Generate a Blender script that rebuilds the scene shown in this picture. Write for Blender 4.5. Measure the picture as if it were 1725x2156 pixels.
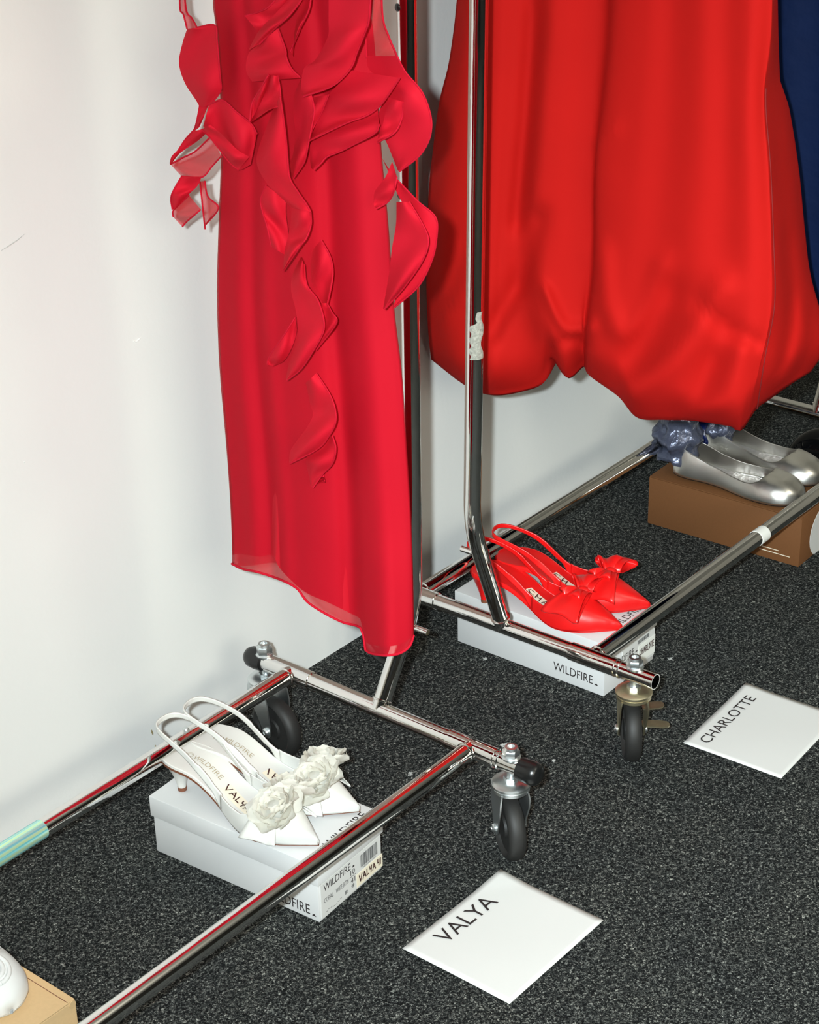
import bpy, bmesh, math, random
import numpy as np
from mathutils import Vector, Matrix, noise

random.seed(7)
for o in list(bpy.data.objects): bpy.data.objects.remove(o)
scene = bpy.context.scene
C = scene.collection

# ------------------------------------------------------------------ camera
IW, IH = 1725.0, 2156.0
FPX = 4034.5                                   # focal length in pixels of the 1725x2156 frame
PITCH, ROLL, YAW = math.radians(26.39), math.radians(-1.30), math.radians(50.7)
CAM = np.array([-2.0, -1.841, 1.62])           # wall is y = 0, floor z = 0, x runs along the wall
_f = np.array([0, math.cos(PITCH), -math.sin(PITCH)]); _r = np.array([1.0, 0, 0]); _u = np.cross(_r, _f)
_r2 = math.cos(ROLL)*_r + math.sin(ROLL)*_u; _u2 = math.cos(ROLL)*_u - math.sin(ROLL)*_r
RZ = np.array([[math.cos(YAW), math.sin(YAW), 0], [-math.sin(YAW), math.cos(YAW), 0], [0, 0, 1]])
FW, RT, UP = RZ @ _f, RZ @ _r2, RZ @ _u2
cd = bpy.data.cameras.new('camera'); cam = bpy.data.objects.new('camera', cd); C.objects.link(cam)
cd.sensor_fit = 'VERTICAL'; cd.sensor_height = 36.0; cd.lens = FPX/IH*36.0; cd.clip_start = 0.05; cd.clip_end = 60
cam.matrix_world = Matrix(((RT[0], UP[0], -FW[0], CAM[0]), (RT[1], UP[1], -FW[1], CAM[1]), (RT[2], UP[2], -FW[2], CAM[2]), (0, 0, 0, 1)))
scene.camera = cam

# ------------------------------------------------------------------ light
w = bpy.data.worlds.new('world'); scene.world = w; w.use_nodes = True
w.node_tree.nodes['Background'].inputs[0].default_value = (0.9, 0.85, 0.75, 1)
w.node_tree.nodes['Background'].inputs[1].default_value = 0.0
def area(name, loc, target, size, power, col, sy=None, shape='DISK'):
    l = bpy.data.lights.new(name, 'AREA'); l.shape = shape; l.size = size
    if sy: l.size_y = sy
    l.energy = power; l.color = col
    o = bpy.data.objects.new(name, l); C.objects.link(o); o.location = loc
    o.rotation_euler = (Vector(target)-Vector(loc)).to_track_quat('-Z', 'Y').to_euler()
    return o
fl = CAM - RT*0.085 + UP*0.035 - FW*0.02
FLASH_POWER, FILL_POWER = 22.0, 150.0
fo = area('camera_flash', fl, CAM + FW*3.0 + RT*0.58 - UP*0.30, 0.045, FLASH_POWER, (0.84, 0.95, 0.98))
fo.data.spread = math.radians(76)                 # the flash head's beam, turned a little to the right
FILL_COL = (1.0, 0.955, 0.80)
area('front_fill', (-1.7, -4.6, 2.45), (0.3, -0.3, 0.6), 3.4, FILL_POWER, FILL_COL, 1.5, 'RECTANGLE')  # unseen soft fill added behind the camera to even out the frontal light
pl = bpy.data.lights.new('ceiling_fill', 'POINT'); pl.energy = 30.0; pl.color = FILL_COL; pl.shadow_soft_size = 0.22
po_ = bpy.data.objects.new('ceiling_fill', pl); C.objects.link(po_); po_.location = (0.2, -2.4, 2.15)  # added unseen point light, brightens the ceiling that the chrome reflects
cy_ = scene.cycles
cy_.max_bounces = 5; cy_.diffuse_bounces = 3; cy_.glossy_bounces = 4; cy_.transmission_bounces = 2; cy_.transparent_max_bounces = 8
cy_.adaptive_threshold = 0.04; cy_.caustics_reflective = False; cy_.caustics_refractive = False
vs = scene.view_settings
vs.view_transform = 'Standard'; vs.look = 'None'; vs.gamma = 1.0; vs.use_curve_mapping = False; vs.exposure = 0.0

# ------------------------------------------------------------------ helpers
def at(px, py, x=None, y=None, z=None):
    """world point where the sight line of a photo pixel meets a real plane of the place"""
    d = FW + RT*((px-IW/2)/FPX) - UP*((py-IH/2)/FPX)
    if z is not None: t = (z-CAM[2])/d[2]
    elif y is not None: t = (y-CAM[1])/d[1]
    else: t = (x-CAM[0])/d[0]
    return CAM + d*t
def cr(pts, n):
    """Catmull-Rom resample of a point list to n points"""
    p = np.array(pts, float); m = len(p)
    P = np.vstack([2*p[0]-p[1], p, 2*p[-1]-p[-2]])
    out = []
    for k in range(n):
        s = k/(n-1)*(m-1); i = min(int(s), m-2); t = s-i
        a, b, c, d = P[i], P[i+1], P[i+2], P[i+3]
        out.append(0.5*((2*b)+(-a+c)*t+(2*a-5*b+4*c-d)*t*t+(-a+3*b-3*c+d)*t**3))
    return np.array(out)
def ip(x, xs, ys): return float(np.interp(x, xs, ys))
def sm(x, xs, ys):
    """smooth interpolation"""
    i = max(0, min(len(xs)-2, int(np.searchsorted(xs, x))-1))
    t = max(0.0, min(1.0, (x-xs[i])/(xs[i+1]-xs[i])))
    P = [2*ys[0]-ys[1]]+list(ys)+[2*ys[-1]-ys[-2]]
    a, b, c, d = P[i], P[i+1], P[i+2], P[i+3]
    return 0.5*((2*b)+(-a+c)*t+(2*a-5*b+4*c-d)*t*t+(-a+3*b-3*c+d)*t**3)

class MB:
    def __init__(s): s.v = []; s.f = []
    def add(s, vs, fs, M=None):
        b = len(s.v)
        for p in vs:
            p = Vector(p)
            s.v.append(tuple(M @ p) if M is not None else tuple(p))
        s.f += [tuple(i+b for i in f) for f in fs]
        return s
    def box(s, lo, hi, M=None, bev=0.0):
        x0, y0, z0 = lo; x1, y1, z1 = hi
        if bev <= 0:
            return s.add([(x0,y0,z0),(x1,y0,z0),(x1,y1,z0),(x0,y1,z0),(x0,y0,z1),(x1,y0,z1),(x1,y1,z1),(x0,y1,z1)],
                  [(0,3,2,1),(4,5,6,7),(0,1,5,4),(1,2,6,5),(2,3,7,6),(3,0,4,7)], M)
        bm = bmesh.new(); bmesh.ops.create_cube(bm, size=1.0)
        for v in bm.verts: v.co = Vector(((x0+x1)/2+v.co.x*(x1-x0), (y0+y1)/2+v.co.y*(y1-y0), (z0+z1)/2+v.co.z*(z1-z0)))
        bmesh.ops.bevel(bm, geom=list(bm.edges), offset=bev, segments=2, profile=0.5, affect='EDGES')
        bm.verts.index_update()
        s.add([v.co[:] for v in bm.verts], [[v.index for v in f.verts] for f in bm.faces], M); bm.free(); return s
    def grid(s, rows, M=None, closed=False, flip=False):
        n, m = len(rows), len(rows[0]); vs = [tuple(p) for r in rows for p in r]; fs = []
        for i in range(n-1):
            for j in range(m if closed else m-1):
                k = (j+1) % m; q = (i*m+j, i*m+k, (i+1)*m+k, (i+1)*m+j)
                fs.append(q[::-1] if flip else q)
        return s.add(vs, fs, M)
    def lathe(s, prof, seg=24, M=None, cap=True):
        rows = [[(r*math.cos(2*math.pi*k/seg), r*math.sin(2*math.pi*k/seg), z) for k in range(seg)] for r, z in prof]
        b = len(s.v); s.grid(rows, M, closed=True)
        if cap:
            s.f.append(tuple(b+k for k in range(seg))[::-1]); e = b+(len(prof)-1)*seg; s.f.append(tuple(e+k for k in range(seg)))
        return s
    def tube(s, pts, r, seg=20, cap=True, M=None, closed=False):
        P = [Vector(p) for p in pts]; n = len(P)
        rad = r if hasattr(r, '__len__') else [r]*n
        T = [(P[min(i+1, n-1)]-P[max(i-1, 0)]).normalized() for i in range(n)]
        a = Vector((0, 0, 1)) if abs(T[0].z) < 0.9 else Vector((1, 0, 0))
        N = (a - T[0]*a.dot(T[0])).normalized(); rows = []
        for i in range(n):
            N = (N - T[i]*N.dot(T[i])).normalized(); B = T[i].cross(N)
            rows.append([P[i] + (N*math.cos(2*math.pi*k/seg)+B*math.sin(2*math.pi*k/seg))*rad[i] for k in range(seg)])
        b = len(s.v); s.grid(rows, M, closed=True)
        if cap:
            s.f.append(tuple(b+k for k in range(seg))[::-1]); e = b+(n-1)*seg; s.f.append(tuple(e+k for k in range(seg)))
        return s
    def build(s, name, mat, parent=None, smooth=True, angle=40, origin=None, label=None, weld=False):
        me = bpy.data.meshes.new(name)
        off = Vector(origin) if origin is not None else Vector((0, 0, 0))
        me.from_pydata([tuple(Vector(p)-off) for p in s.v], [], s.f); me.update()
        bm = bmesh.new(); bm.from_mesh(me)
        if weld: bmesh.ops.remove_doubles(bm, verts=bm.verts, dist=2e-5)
        bmesh.ops.recalc_face_normals(bm, faces=bm.faces); bm.to_mesh(me); bm.free()
        if smooth:
            me.polygons.foreach_set('use_smooth', [True]*len(me.polygons))
            me.set_sharp_from_angle(angle=math.radians(angle))
        me.materials.append(mat)
        o = bpy.data.objects.new(name, me); C.objects.link(o)
        if parent: o.parent = parent
        if label: o['label'] = label
        return o
def thing(name, label, cat, loc=(0, 0, 0), rotz=0, group=None):
    o = bpy.data.objects.new(name, None); C.objects.link(o); o.location = loc; o.rotation_euler = (0, 0, rotz)
    o.empty_display_size = 0.05; o['label'] = label; o['category'] = cat
    if group: o['group'] = group
    return o
def tag(o, label, cat, group=None):
    o['label'] = label; o['category'] = cat
    if group: o['group'] = group
    return o
def solid(o, t, off=0.0):
    m = o.modifiers.new('thickness', 'SOLIDIFY'); m.thickness = t; m.offset = off; return o
def text_raw(s, extrude=0.0):
    cu = bpy.data.curves.new('txt', 'FONT'); cu.body = s; cu.resolution_u = 3; cu.extrude = extrude
    o = bpy.data.objects.new('txt', cu); C.objects.link(o)
    dg = bpy.context.evaluated_depsgraph_get(); me = bpy.data.meshes.new_from_object(o.evaluated_get(dg))
    v = [tuple(x.co) for x in me.vertices]; f = [tuple(p.vertices) for p in me.polygons]
    bpy.data.objects.remove(o); bpy.data.curves.remove(cu); bpy.data.meshes.remove(me)
    return v, f
def add_text(mb, s, org, xd, yd, width, height, shear=0.0, lift=0.0003, spread=1.0):
    """text with its lower-left corner at org, running along xd, cap tops along yd"""
    xd = Vector(xd).normalized(); yd = Vector(yd).normalized(); nd = xd.cross(yd)
    v, f = text_raw(s)
    A = np.array(v); lo, hi = A.min(0), A.max(0)
    for k in range(len(v)):
        a = (v[k][0]-lo[0])/(hi[0]-lo[0])*width; b = (v[k][1]-lo[1])/(hi[1]-lo[1])*height
        a += b*shear
        v[k] = tuple(Vector(org)+xd*a+yd*b+nd*lift)
    mb.add(v, f)
def strokes(mb, S, org, xd, yd, sx, sy, wd, lift=0.0004):
    """pen strokes: polylines in a unit frame drawn as thin ribbons"""
    xd = Vector(xd).normalized(); yd = Vector(yd).normalized(); nd = xd.cross(yd)
    for pl in S:
        for (a, b), (c, d) in zip(pl[:-1], pl[1:]):
            p = Vector(org)+xd*a*sx+yd*b*sy+nd*lift; q = Vector(org)+xd*c*sx+yd*d*sy+nd*lift
            t = (q-p).normalized(); n = t.cross(nd)*wd/2; p = p-t*wd*0.4; q = q+t*wd*0.4
            mb.add([p-n, q-n, q+n, p+n], [(0, 1, 2, 3)])

# ------------------------------------------------------------------ materials
def new_mat(name):
    m = bpy.data.materials.new(name); m.use_nodes = True; nt = m.node_tree
    return m, nt, nt.nodes['Principled BSDF']
def mat(name, col, rough=0.5, metal=0.0, spec=0.5, bump=None, var=None, sheen=0.0, alpha=None, coat=0.0, trans=None):
    """principled material; bump=(scale,strength,distance), var=(scale,amount) colour grain"""
    m, nt, b = new_mat(name); L = nt.links
    b.inputs['Base Color'].default_value = (*col, 1); b.inputs['Roughness'].default_value = rough
    b.inputs['Metallic'].default_value = metal; b.inputs['Specular IOR Level'].default_value = spec
    if sheen: b.inputs['Sheen Weight'].default_value = sheen; b.inputs['Sheen Roughness'].default_value = 0.4
    if coat: b.inputs['Coat Weight'].default_value = coat; b.inputs['Coat Roughness'].default_value = 0.08
    tc = nt.nodes.new('ShaderNodeTexCoord')
    if var:
        nz = nt.nodes.new('ShaderNodeTexNoise'); nz.inputs['Scale'].default_value = var[0]; nz.inputs['Detail'].default_value = 4
        L.new(tc.outputs['Object'], nz.inputs['Vector'])
        mx = nt.nodes.new('ShaderNodeMix'); mx.data_type = 'RGBA'
        mx.inputs['A'].default_value = (*[c*(1-var[1]) for c in col], 1); mx.inputs['B'].default_value = (*[min(1, c*(1+var[1])) for c in col], 1)
        L.new(nz.outputs['Fac'], mx.inputs['Factor']); L.new(mx.outputs['Result'], b.inputs['Base Color'])
    if bump:
        nz = nt.nodes.new('ShaderNodeTexNoise'); nz.inputs['Scale'].default_value = bump[0]; nz.inputs['Detail'].default_value = 3
        L.new(tc.outputs['Object'], nz.inputs['Vector'])
        bp = nt.nodes.new('ShaderNodeBump'); bp.inputs['Strength'].default_value = bump[1]; bp.inputs['Distance'].default_value = bump[2]
        L.new(nz.outputs['Fac'], bp.inputs['Height']); L.new(bp.outputs['Normal'], b.inputs['Normal'])
    if trans is not None:                       # thin cloth: diffuse light passes through
        out = nt.nodes['Material Output']
        tl = nt.nodes.new('ShaderNodeBsdfTranslucent'); tl.inputs[0].default_value = (*col, 1)
        ms = nt.nodes.new('ShaderNodeMixShader'); ms.inputs[0].default_value = trans
        L.new(b.outputs[0], ms.inputs[1]); L.new(tl.outputs[0], ms.inputs[2]); L.new(ms.outputs[0], out.inputs[0])
    if alpha is not None:                       # open weave: some light passes straight through
        out = nt.nodes['Material Output']; src = out.inputs[0].links[0].from_socket
        tr = nt.nodes.new('ShaderNodeBsdfTransparent')
        ms = nt.nodes.new('ShaderNodeMixShader'); ms.inputs[0].default_value = alpha
        L.new(tr.outputs[0], ms.inputs[1]); L.new(src, ms.inputs[2]); L.new(ms.outputs[0], out.inputs[0])
    return m
M = {}
M['chrome'] = mat('chrome', (0.86, 0.85, 0.83), 0.055, 1.0, bump=(60, 0.02, 0.001))
M['zinc'] = mat('zinc', (0.74, 0.78, 0.79), 0.34, 1.0, bump=(90, 0.08, 0.001))
M['brass_zinc'] = mat('brass_zinc', (0.66, 0.59, 0.40), 0.40, 1.0, var=(60, 0.25), bump=(90, 0.1, 0.001))
M['rubber'] = mat('rubber', (0.015, 0.0145, 0.0135), 0.60, 0.0, 0.5, var=(40, 0.4), bump=(200, 0.1, 0.001))
M['black_plastic'] = mat('black_plastic', (0.008, 0.008, 0.008), 0.28, 0.0, 0.5)
M['crimson_sheer'] = mat('crimson_sheer', (0.64, 0.009, 0.026), 0.75, 0.0, 0.12, trans=0.2, alpha=0.74, bump=(500, 0.10, 0.001), var=(9, 0.06))
M['crimson_hem'] = mat('crimson_hem', (0.50, 0.007, 0.024), 0.8, 0.0, 0.1)
M['crimson_lining'] = mat('crimson_lining', (0.52, 0.007, 0.019), 0.7, 0.0, 0.15, var=(9, 0.08))
M['red_taffeta'] = mat('red_taffeta', (0.50, 0.009, 0.007), 0.80, 0.0, 0.10, bump=(22, 0.10, 0.010), var=(7, 0.06))
M['navy'] = mat('navy', (0.0015, 0.009, 0.045), 0.75, 0.0, 0.12, bump=(30, 0.3, 0.01), var=(10, 0.25))
M['white_satin'] = mat('white_satin', (0.70, 0.69, 0.65), 0.36, 0.0, 0.45, bump=(22, 0.06, 0.006))
M['white_insole'] = mat('white_insole', (0.70, 0.69, 0.65), 0.42, 0.0, 0.4)
M['white_chiffon'] = mat('white_chiffon', (0.96, 0.94, 0.86), 0.8, 0.0, 0.1, trans=0.55)
M['red_satin'] = mat('red_satin', (0.78, 0.010, 0.010), 0.32, 0.0, 0.45, bump=(30, 0.10, 0.006))
M['red_insole'] = mat('red_insole', (0.68, 0.009, 0.009), 0.28, 0.0, 0.5)
M['brown_sole'] = mat('brown_sole', (0.20, 0.07, 0.035), 0.5)
M['silver'] = mat('silver', (0.84, 0.82, 0.77), 0.33, 1.0, bump=(28, 0.12, 0.006))
M['silver_lining'] = mat('silver_lining', (0.70, 0.67, 0.65), 0.40, 0.9, bump=(60, 0.5, 0.008))
M['slate_organza'] = mat('slate_organza', (0.11, 0.125, 0.19), 0.28, 0.4, 0.6, bump=(70, 0.5, 0.008), trans=0.15)
M['blue_satin'] = mat('blue_satin', (0.002, 0.008, 0.06), 0.35)
M['white_card'] = mat('white_card', (0.70, 0.70, 0.695), 0.55, 0.0, 0.35, var=(30, 0.015))
M['brown_card'] = mat('brown_card', (0.165, 0.068, 0.024), 0.7, 0.0, 0.25, var=(260, 0.10), bump=(300, 0.08, 0.001))
M['kraft_card'] = mat('kraft_card', (0.66, 0.45, 0.235), 0.7, 0.0, 0.25, var=(220, 0.07), bump=(300, 0.08, 0.001))
M['paper'] = mat('paper', (0.65, 0.645, 0.625), 0.65, 0.0, 0.3)
M['ink'] = mat('ink', (0.018, 0.012, 0.012), 0.6)
M['grey_ink'] = mat('grey_ink', (0.10, 0.10, 0.10), 0.6)
M['gold_ink'] = mat('gold_ink', (0.40, 0.33, 0.22), 0.5)
M['pen'] = mat('pen', (0.05, 0.012, 0.008), 0.6)
M['cream_tape'] = mat('cream_tape', (0.84, 0.76, 0.60), 0.55)
M['white_tape'] = mat('white_tape', (0.82, 0.82, 0.77), 0.6)
M['black_patent'] = mat('black_patent', (0.003, 0.003, 0.0035), 0.06, 0.0, 0.25)
M['white_leather'] = mat('white_leather', (0.70, 0.71, 0.70), 0.5, 0.0, 0.4, bump=(24, 0.2, 0.006))
M['seam'] = mat('seam', (0.22, 0.006, 0.006), 0.8)
M['lint'] = mat('lint', (0.45, 0.45, 0.43), 0.9)
M['wood'] = mat('wood', (0.35, 0.20, 0.10), 0.5, var=(30, 0.2))
M['clear_film'] = mat('clear_film', (0.9, 0.9, 0.9), 0.15, 0.0, 0.5, alpha=0.25)
M['adhesive'] = mat('adhesive', (0.36, 0.36, 0.31), 0.85, var=(260, 0.6), bump=(240, 0.6, 0.004))

def iridescent():
    m, nt, b = new_mat('iridescent_tape'); L = nt.links
    tc = nt.nodes.new('ShaderNodeTexCoord'); mp = nt.nodes.new('ShaderNodeMapping'); mp.inputs['Scale'].default_value = (3, 260, 260)
    nz = nt.nodes.new('ShaderNodeTexNoise'); nz.inputs['Scale'].default_value = 1.0; nz.inputs['Detail'].default_value = 2
    cr_ = nt.nodes.new('ShaderNodeValToRGB'); e = cr_.color_ramp.elements
    e[0].position = 0.25; e[0].color = (0.30, 0.50, 0.90, 1); e[1].position = 0.75; e[1].color = (0.45, 0.95, 0.70, 1)
    x = e.new(0.42); x.color = (0.22, 0.75, 0.82, 1); x = e.new(0.55); x.color = (0.55, 0.95, 0.85, 1); x = e.new(0.65); x.color = (0.75, 0.98, 0.55, 1)
    L.new(tc.outputs['Object'], mp.inputs['Vector']); L.new(mp.outputs[0], nz.inputs['Vector']); L.new(nz.outputs['Fac'], cr_.inputs[0])
    L.new(cr_.outputs[0], b.inputs['Base Color']); b.inputs['Metallic'].default_value = 0.55; b.inputs['Roughness'].default_value = 0.22
    return m
M['iridescent_tape'] = iridescent()

def carpet():
    m, nt, b = new_mat('carpet'); L = nt.links
    tc = nt.nodes.new('ShaderNodeTexCoord')
    def nz(sc, det, dist=0.0, rough=0.6):
        n = nt.nodes.new('ShaderNodeTexNoise'); n.inputs['Scale'].default_value = sc; n.inputs['Detail'].default_value = det
        n.inputs['Distortion'].default_value = dist; n.inputs['Roughness'].default_value = rough
        L.new(tc.outputs['Object'], n.inputs['Vector']); return n
    a = nz(330, 3, 1.2); c = nz(9, 3); d = nz(150, 2, 0.5)
    r = nt.nodes.new('ShaderNodeValToRGB'); e = r.color_ramp.elements
    e[0].position = 0.36; e[0].color = (0.0045, 0.0050, 0.0052, 1); e[1].position = 0.74; e[1].color = (0.60, 0.60, 0.54, 1)
    x = e.new(0.49); x.color = (0.018, 0.020, 0.0205, 1); x = e.new(0.60); x.color = (0.125, 0.130, 0.122, 1)
    mx = nt.nodes.new('ShaderNodeMath'); mx.operation = 'MULTIPLY_ADD'; mx.inputs[1].default_value = 0.30
    ad = nt.nodes.new('ShaderNodeMath'); ad.operation = 'ADD'; ad.inputs[1].default_value = -0.15
    L.new(d.outputs['Fac'], mx.inputs[0]); L.new(a.outputs['Fac'], mx.inputs[2]); L.new(mx.outputs[0], ad.inputs[0]); L.new(ad.outputs[0], r.inputs[0])
    m2 = nt.nodes.new('ShaderNodeMix'); m2.data_type = 'RGBA'; m2.blend_type = 'MULTIPLY'; m2.inputs['Factor'].default_value = 0.5
    r2 = nt.nodes.new('ShaderNodeValToRGB'); r2.color_ramp.elements[0].position = 0.3; r2.color_ramp.elements[0].color = (0.55, 0.6, 0.65, 1)
    r2.color_ramp.elements[1].position = 0.7; r2.color_ramp.elements[1].color = (1, 1, 0.96, 1)
    L.new(c.outputs['Fac'], r2.inputs[0]); L.new(r.outputs[0], m2.inputs['A']); L.new(r2.outputs[0], m2.inputs['B'])
    L.new(m2.outputs['Result'], b.inputs['Base Color']); b.inputs['Roughness'].default_value = 0.95; b.inputs['Specular IOR Level'].default_value = 0.1
    bp = nt.nodes.new('ShaderNodeBump'); bp.inputs['Strength'].default_value = 0.9; bp.inputs['Distance'].default_value = 0.004
    L.new(ad.outputs[0], bp.inputs['Height']); L.new(bp.outputs[0], b.inputs['Normal'])
    return m
M['carpet'] = carpet()

def wall_paint():
    m, nt, b = new_mat('wall_paint'); L = nt.links
    tc = nt.nodes.new('ShaderNodeTexCoord')
    n1 = nt.nodes.new('ShaderNodeTexNoise'); n1.inputs['Scale'].default_value = 2.2; n1.inputs['Detail'].default_value = 4
    n2 = nt.nodes.new('ShaderNodeTexNoise'); n2.inputs['Scale'].default_value = 90; n2.inputs['Detail'].default_value = 4
    mx = nt.nodes.new('ShaderNodeMix'); mx.data_type = 'RGBA'
    mx.inputs['A'].default_value = (0.835, 0.84, 0.815, 1); mx.inputs['B'].default_value = (0.86, 0.865, 0.845, 1)
    L.new(tc.outputs['Object'], n1.inputs['Vector']); L.new(tc.outputs['Object'], n2.inputs['Vector'])
    L.new(n1.outputs['Fac'], mx.inputs['Factor']); L.new(mx.outputs['Result'], b.inputs['Base Color'])
    bp = nt.nodes.new('ShaderNodeBump'); bp.inputs['Strength'].default_value = 0.10; bp.inputs['Distance'].default_value = 0.003
    L.new(n2.outputs['Fac'], bp.inputs['Height']); L.new(bp.outputs[0], b.inputs['Normal'])
    b.inputs['Roughness'].default_value = 0.75; b.inputs['Specular IOR Level'].default_value = 0.25
    return m
M['wall_paint'] = wall_paint()
M['unlit_wall'] = mat('unlit_wall', (0.05, 0.05, 0.05), 0.8)  # dark base colour stands in for the unlit far side of the room

# ------------------------------------------------------------------ the room
def struct(name, mb, m):
    o = mb.build(name, m, smooth=False); o['kind'] = 'structure'; return o
X0, X1, Y0, ZC = -5.0, 4.2, -5.0, 2.7
struct('floor', MB().box((X0, Y0, -0.06), (X1, 0, 0)), M['carpet'])
struct('wall_back', MB().box((X0, 0, -0.06), (X1, 0.1, ZC)), M['wall_paint'])
struct('wall_left', MB().box((X0-0.1, Y0, -0.06), (X0, 0.1, ZC)), M['unlit_wall'])
struct('wall_right', MB().box((X1, Y0, -0.06), (X1+0.1, 0.1, ZC)), M['wall_paint'])
struct('wall_front', MB().box((X0, Y0-0.1, -0.06), (X1, Y0, ZC)), M['unlit_wall'])
struct('ceiling', MB().box((X0, Y0, ZC), (X1, 0.1, ZC+0.1)), M['wall_paint'])

wall = bpy.data.objects['wall_back']
M['drip'] = mat('drip', (0.30, 0.24, 0.12), 0.5); M['scuff'] = mat('scuff', (0.52, 0.52, 0.51), 0.8); M['chip'] = mat('chip', (0.88, 0.88, 0.86), 0.6)
for nm, m_, trace, r_ in (('drip_stain', 'drip', [(319, 1537), (320, 1541), (322, 1546)], (.0007, .0015, .0010)), ('drip_stain', 'drip', [(327, 1569), (327.5, 1573), (327.5, 1575)], (.0008, .0017, .0013)),
        ('scuff_mark', 'scuff', [(2, 528), (18, 518), (36, 506), (53, 492)], (.0003, .0007, .0007, .0002)), ('paint_chip', 'chip', [(281, 718), (287, 719), (292, 715), (297, 711)], (.0005, .0013, .0011, .0003)), ('paint_chip', 'chip', [(51, 972), (53, 975)], (.0008, .0006))):
    MB().tube([at(px, py, y=-0.0002) for px, py in trace], list(r_), 8).build(nm, M[m_], wall)

# ------------------------------------------------------------------ garment racks
ZB = 0.155                                        # height of the foot tubes
def arc_path(pts, r, n=8):
    """polyline with rounded corners"""
    P = [Vector(p) for p in pts]; out = [P[0]]
    for i in range(1, len(P)-1):
        a = (P[i-1]-P[i]).normalized(); b = (P[i+1]-P[i]).normalized()
        s, e = P[i]+a*r, P[i]+b*r
        for k in range(n+1):
            t = k/n; out.append(s*(1-t)**2+P[i]*2*t*(1-t)+e*t*t)
    return out+[P[-1]]
def caster(root, x, y, ax, trail, fork_mat, cap_h=0.012, brake=False, tl=0.020):
    """swivel caster: stem through the foot tube at x,y; ax = axle direction, wheel trails towards `trail`"""
    a = Vector((ax[0], ax[1], 0)).normalized(); t = Vector((trail[0], trail[1], 0)).normalized()
    R = 0.049; hub = Vector((x, y, R))+t*tl; q_ = tl/0.026
    W = Matrix.Translation(hub) @ Matrix((( t.x, 0, a.x, 0), (t.y, 0, a.y, 0), (0, 1, 0, 0), (0, 0, 0, 1)))
    S = Matrix.Translation((x, y, 0))
    fk = MB()
    fk.lathe([(0.0255, 0.1215), (0.0275, 0.1235), (0.0275, 0.127), (0.0245, 0.1295), (0.016, 0.131)], 32, S)   # swivel race
    fk.lathe([(0.0225, 0.1135), (0.0260, 0.1165), (0.0260, 0.121), (0.024, 0.1225)], 32, S)
    for sgn in (-1, 1):                                                        # two bent legs
        o = a*sgn
        rows = []
        for (zz, wdt, off, sh) in ((0.1185, 0.020, 0.0175, 0.000), (0.108, 0.022, 0.0195, 0.002), (0.092, 0.021, 0.0195, 0.008), (0.070, 0.0145, 0.0185, 0.018), (0.052, 0.0105, 0.0180, 0.025), (0.043, 0.008, 0.0178, 0.026), (0.0395, 0.004, 0.0178, 0.026)):
            c = Vector((x, y, zz))+t*sh*q_+o*off
            rows.append([c-t*wdt, c+t*wdt, c+t*wdt+o*0.0022, c-t*wdt+o*0.0022])
        fk.grid(rows, closed=True); b = len(fk.v); fk.f.append((b-4, b-3, b-2, b-1)); fk.f.append((b-28, b-27, b-26, b-25))
    part = fk.build('caster', fork_mat, root)
    wh = MB().lathe([(0.006, -0.011), (0.016, -0.011), (0.017, -0.0075), (0.036, -0.0065), (0.038, -0.0105), (0.041, -0.0125), (R-0.005, -0.0115), (R-0.0015, -0.0080), (R, -0.003), (R, 0.003), (R-0.0015, 0.0080), (R-0.005, 0.0115), (0.041, 0.0125), (0.038, 0.0105), (0.036, 0.0065), (0.017, 0.0075), (0.016, 0.011), (0.006, 0.011)], 48, W)
    wh.build('wheel', M['rubber'], part)
    for sgn in (-1, 1):
        MB().lathe([(0.0062, 0.0195*sgn), (0.0066, 0.0225*sgn), (0.0052, 0.0245*sgn), (0.0026, 0.0250*sgn), (0.0022, 0.0236*sgn)], 12, W).build('axle_bolt', M['zinc'], part)
    nut = MB(); nut.lathe([(0.0060, 0.128), (0.0060, 0.1445)], 12, S)          # stem below the tube
    nut.lathe([(0.0105, 0.1300), (0.0105, 0.1365)], 6, S); nut.build('stem_bolt', M['zinc'], part); nut = MB()
    z0 = ZB+0.0125
    nut.lathe([(0.0125, z0-0.002), (0.0135, z0+0.001), (0.0115, z0+0.003)], 20, S)
    nut.lathe([(0.0112, z0+0.002), (0.0122, z0+0.0035), (0.0122, z0+cap_h-0.001), (0.0108, z0+cap_h+0.0005)], 6, S)
    nut.lathe([(0.0098, z0+cap_h), (0.0088, z0+cap_h+0.0045), (0.0052, z0+cap_h+0.0048), (0.0050, z0+cap_h+0.002)], 18, S)
    nut.build('stem_nut', M['zinc'], part)
    if brake:
        sd = -a if (a.x*RT[0]+a.y*RT[1]) < 0 else a
        for zz, ln, up in ((0.083, 0.030, 0.004), (0.056, 0.040, -0.004)):
            br = MB(); rows = []
            for k, (l, hw) in enumerate(((0.016, 0.008), (0.024, 0.0095), (0.018+ln*0.7, 0.0095), (0.018+ln*0.93, 0.0075), (0.018+ln, 0.003))):
                c = Vector((x, y, zz+up*l/0.05))+sd*l+t*0.022
                rows.append([c-t*hw, c+t*hw, c+t*hw+Vector((0, 0, 0.002)), c-t*hw+Vector((0, 0, 0.002))])
            br.grid(rows, closed=True); b = len(br.v); br.f.append((b-4, b-3, b-2, b-1))
            br.build('brake_pedal', M['brass_zinc'], part)
    return part
def ring(mb, c, d, r, t=0.0010):
    d = Vector(d).normalized(); c = Vector(c)
    mb.tube([c-d*0.0016, c-d*0.0008, c+d*0.0008, c+d*0.0016], [r-0.0003, r+t, r+t, r-0.0003], 24)
RB, RF = -0.165, -0.497                            # back and front rail
YB, YF = -0.092, -0.590                            # ends of the foot tube
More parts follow.
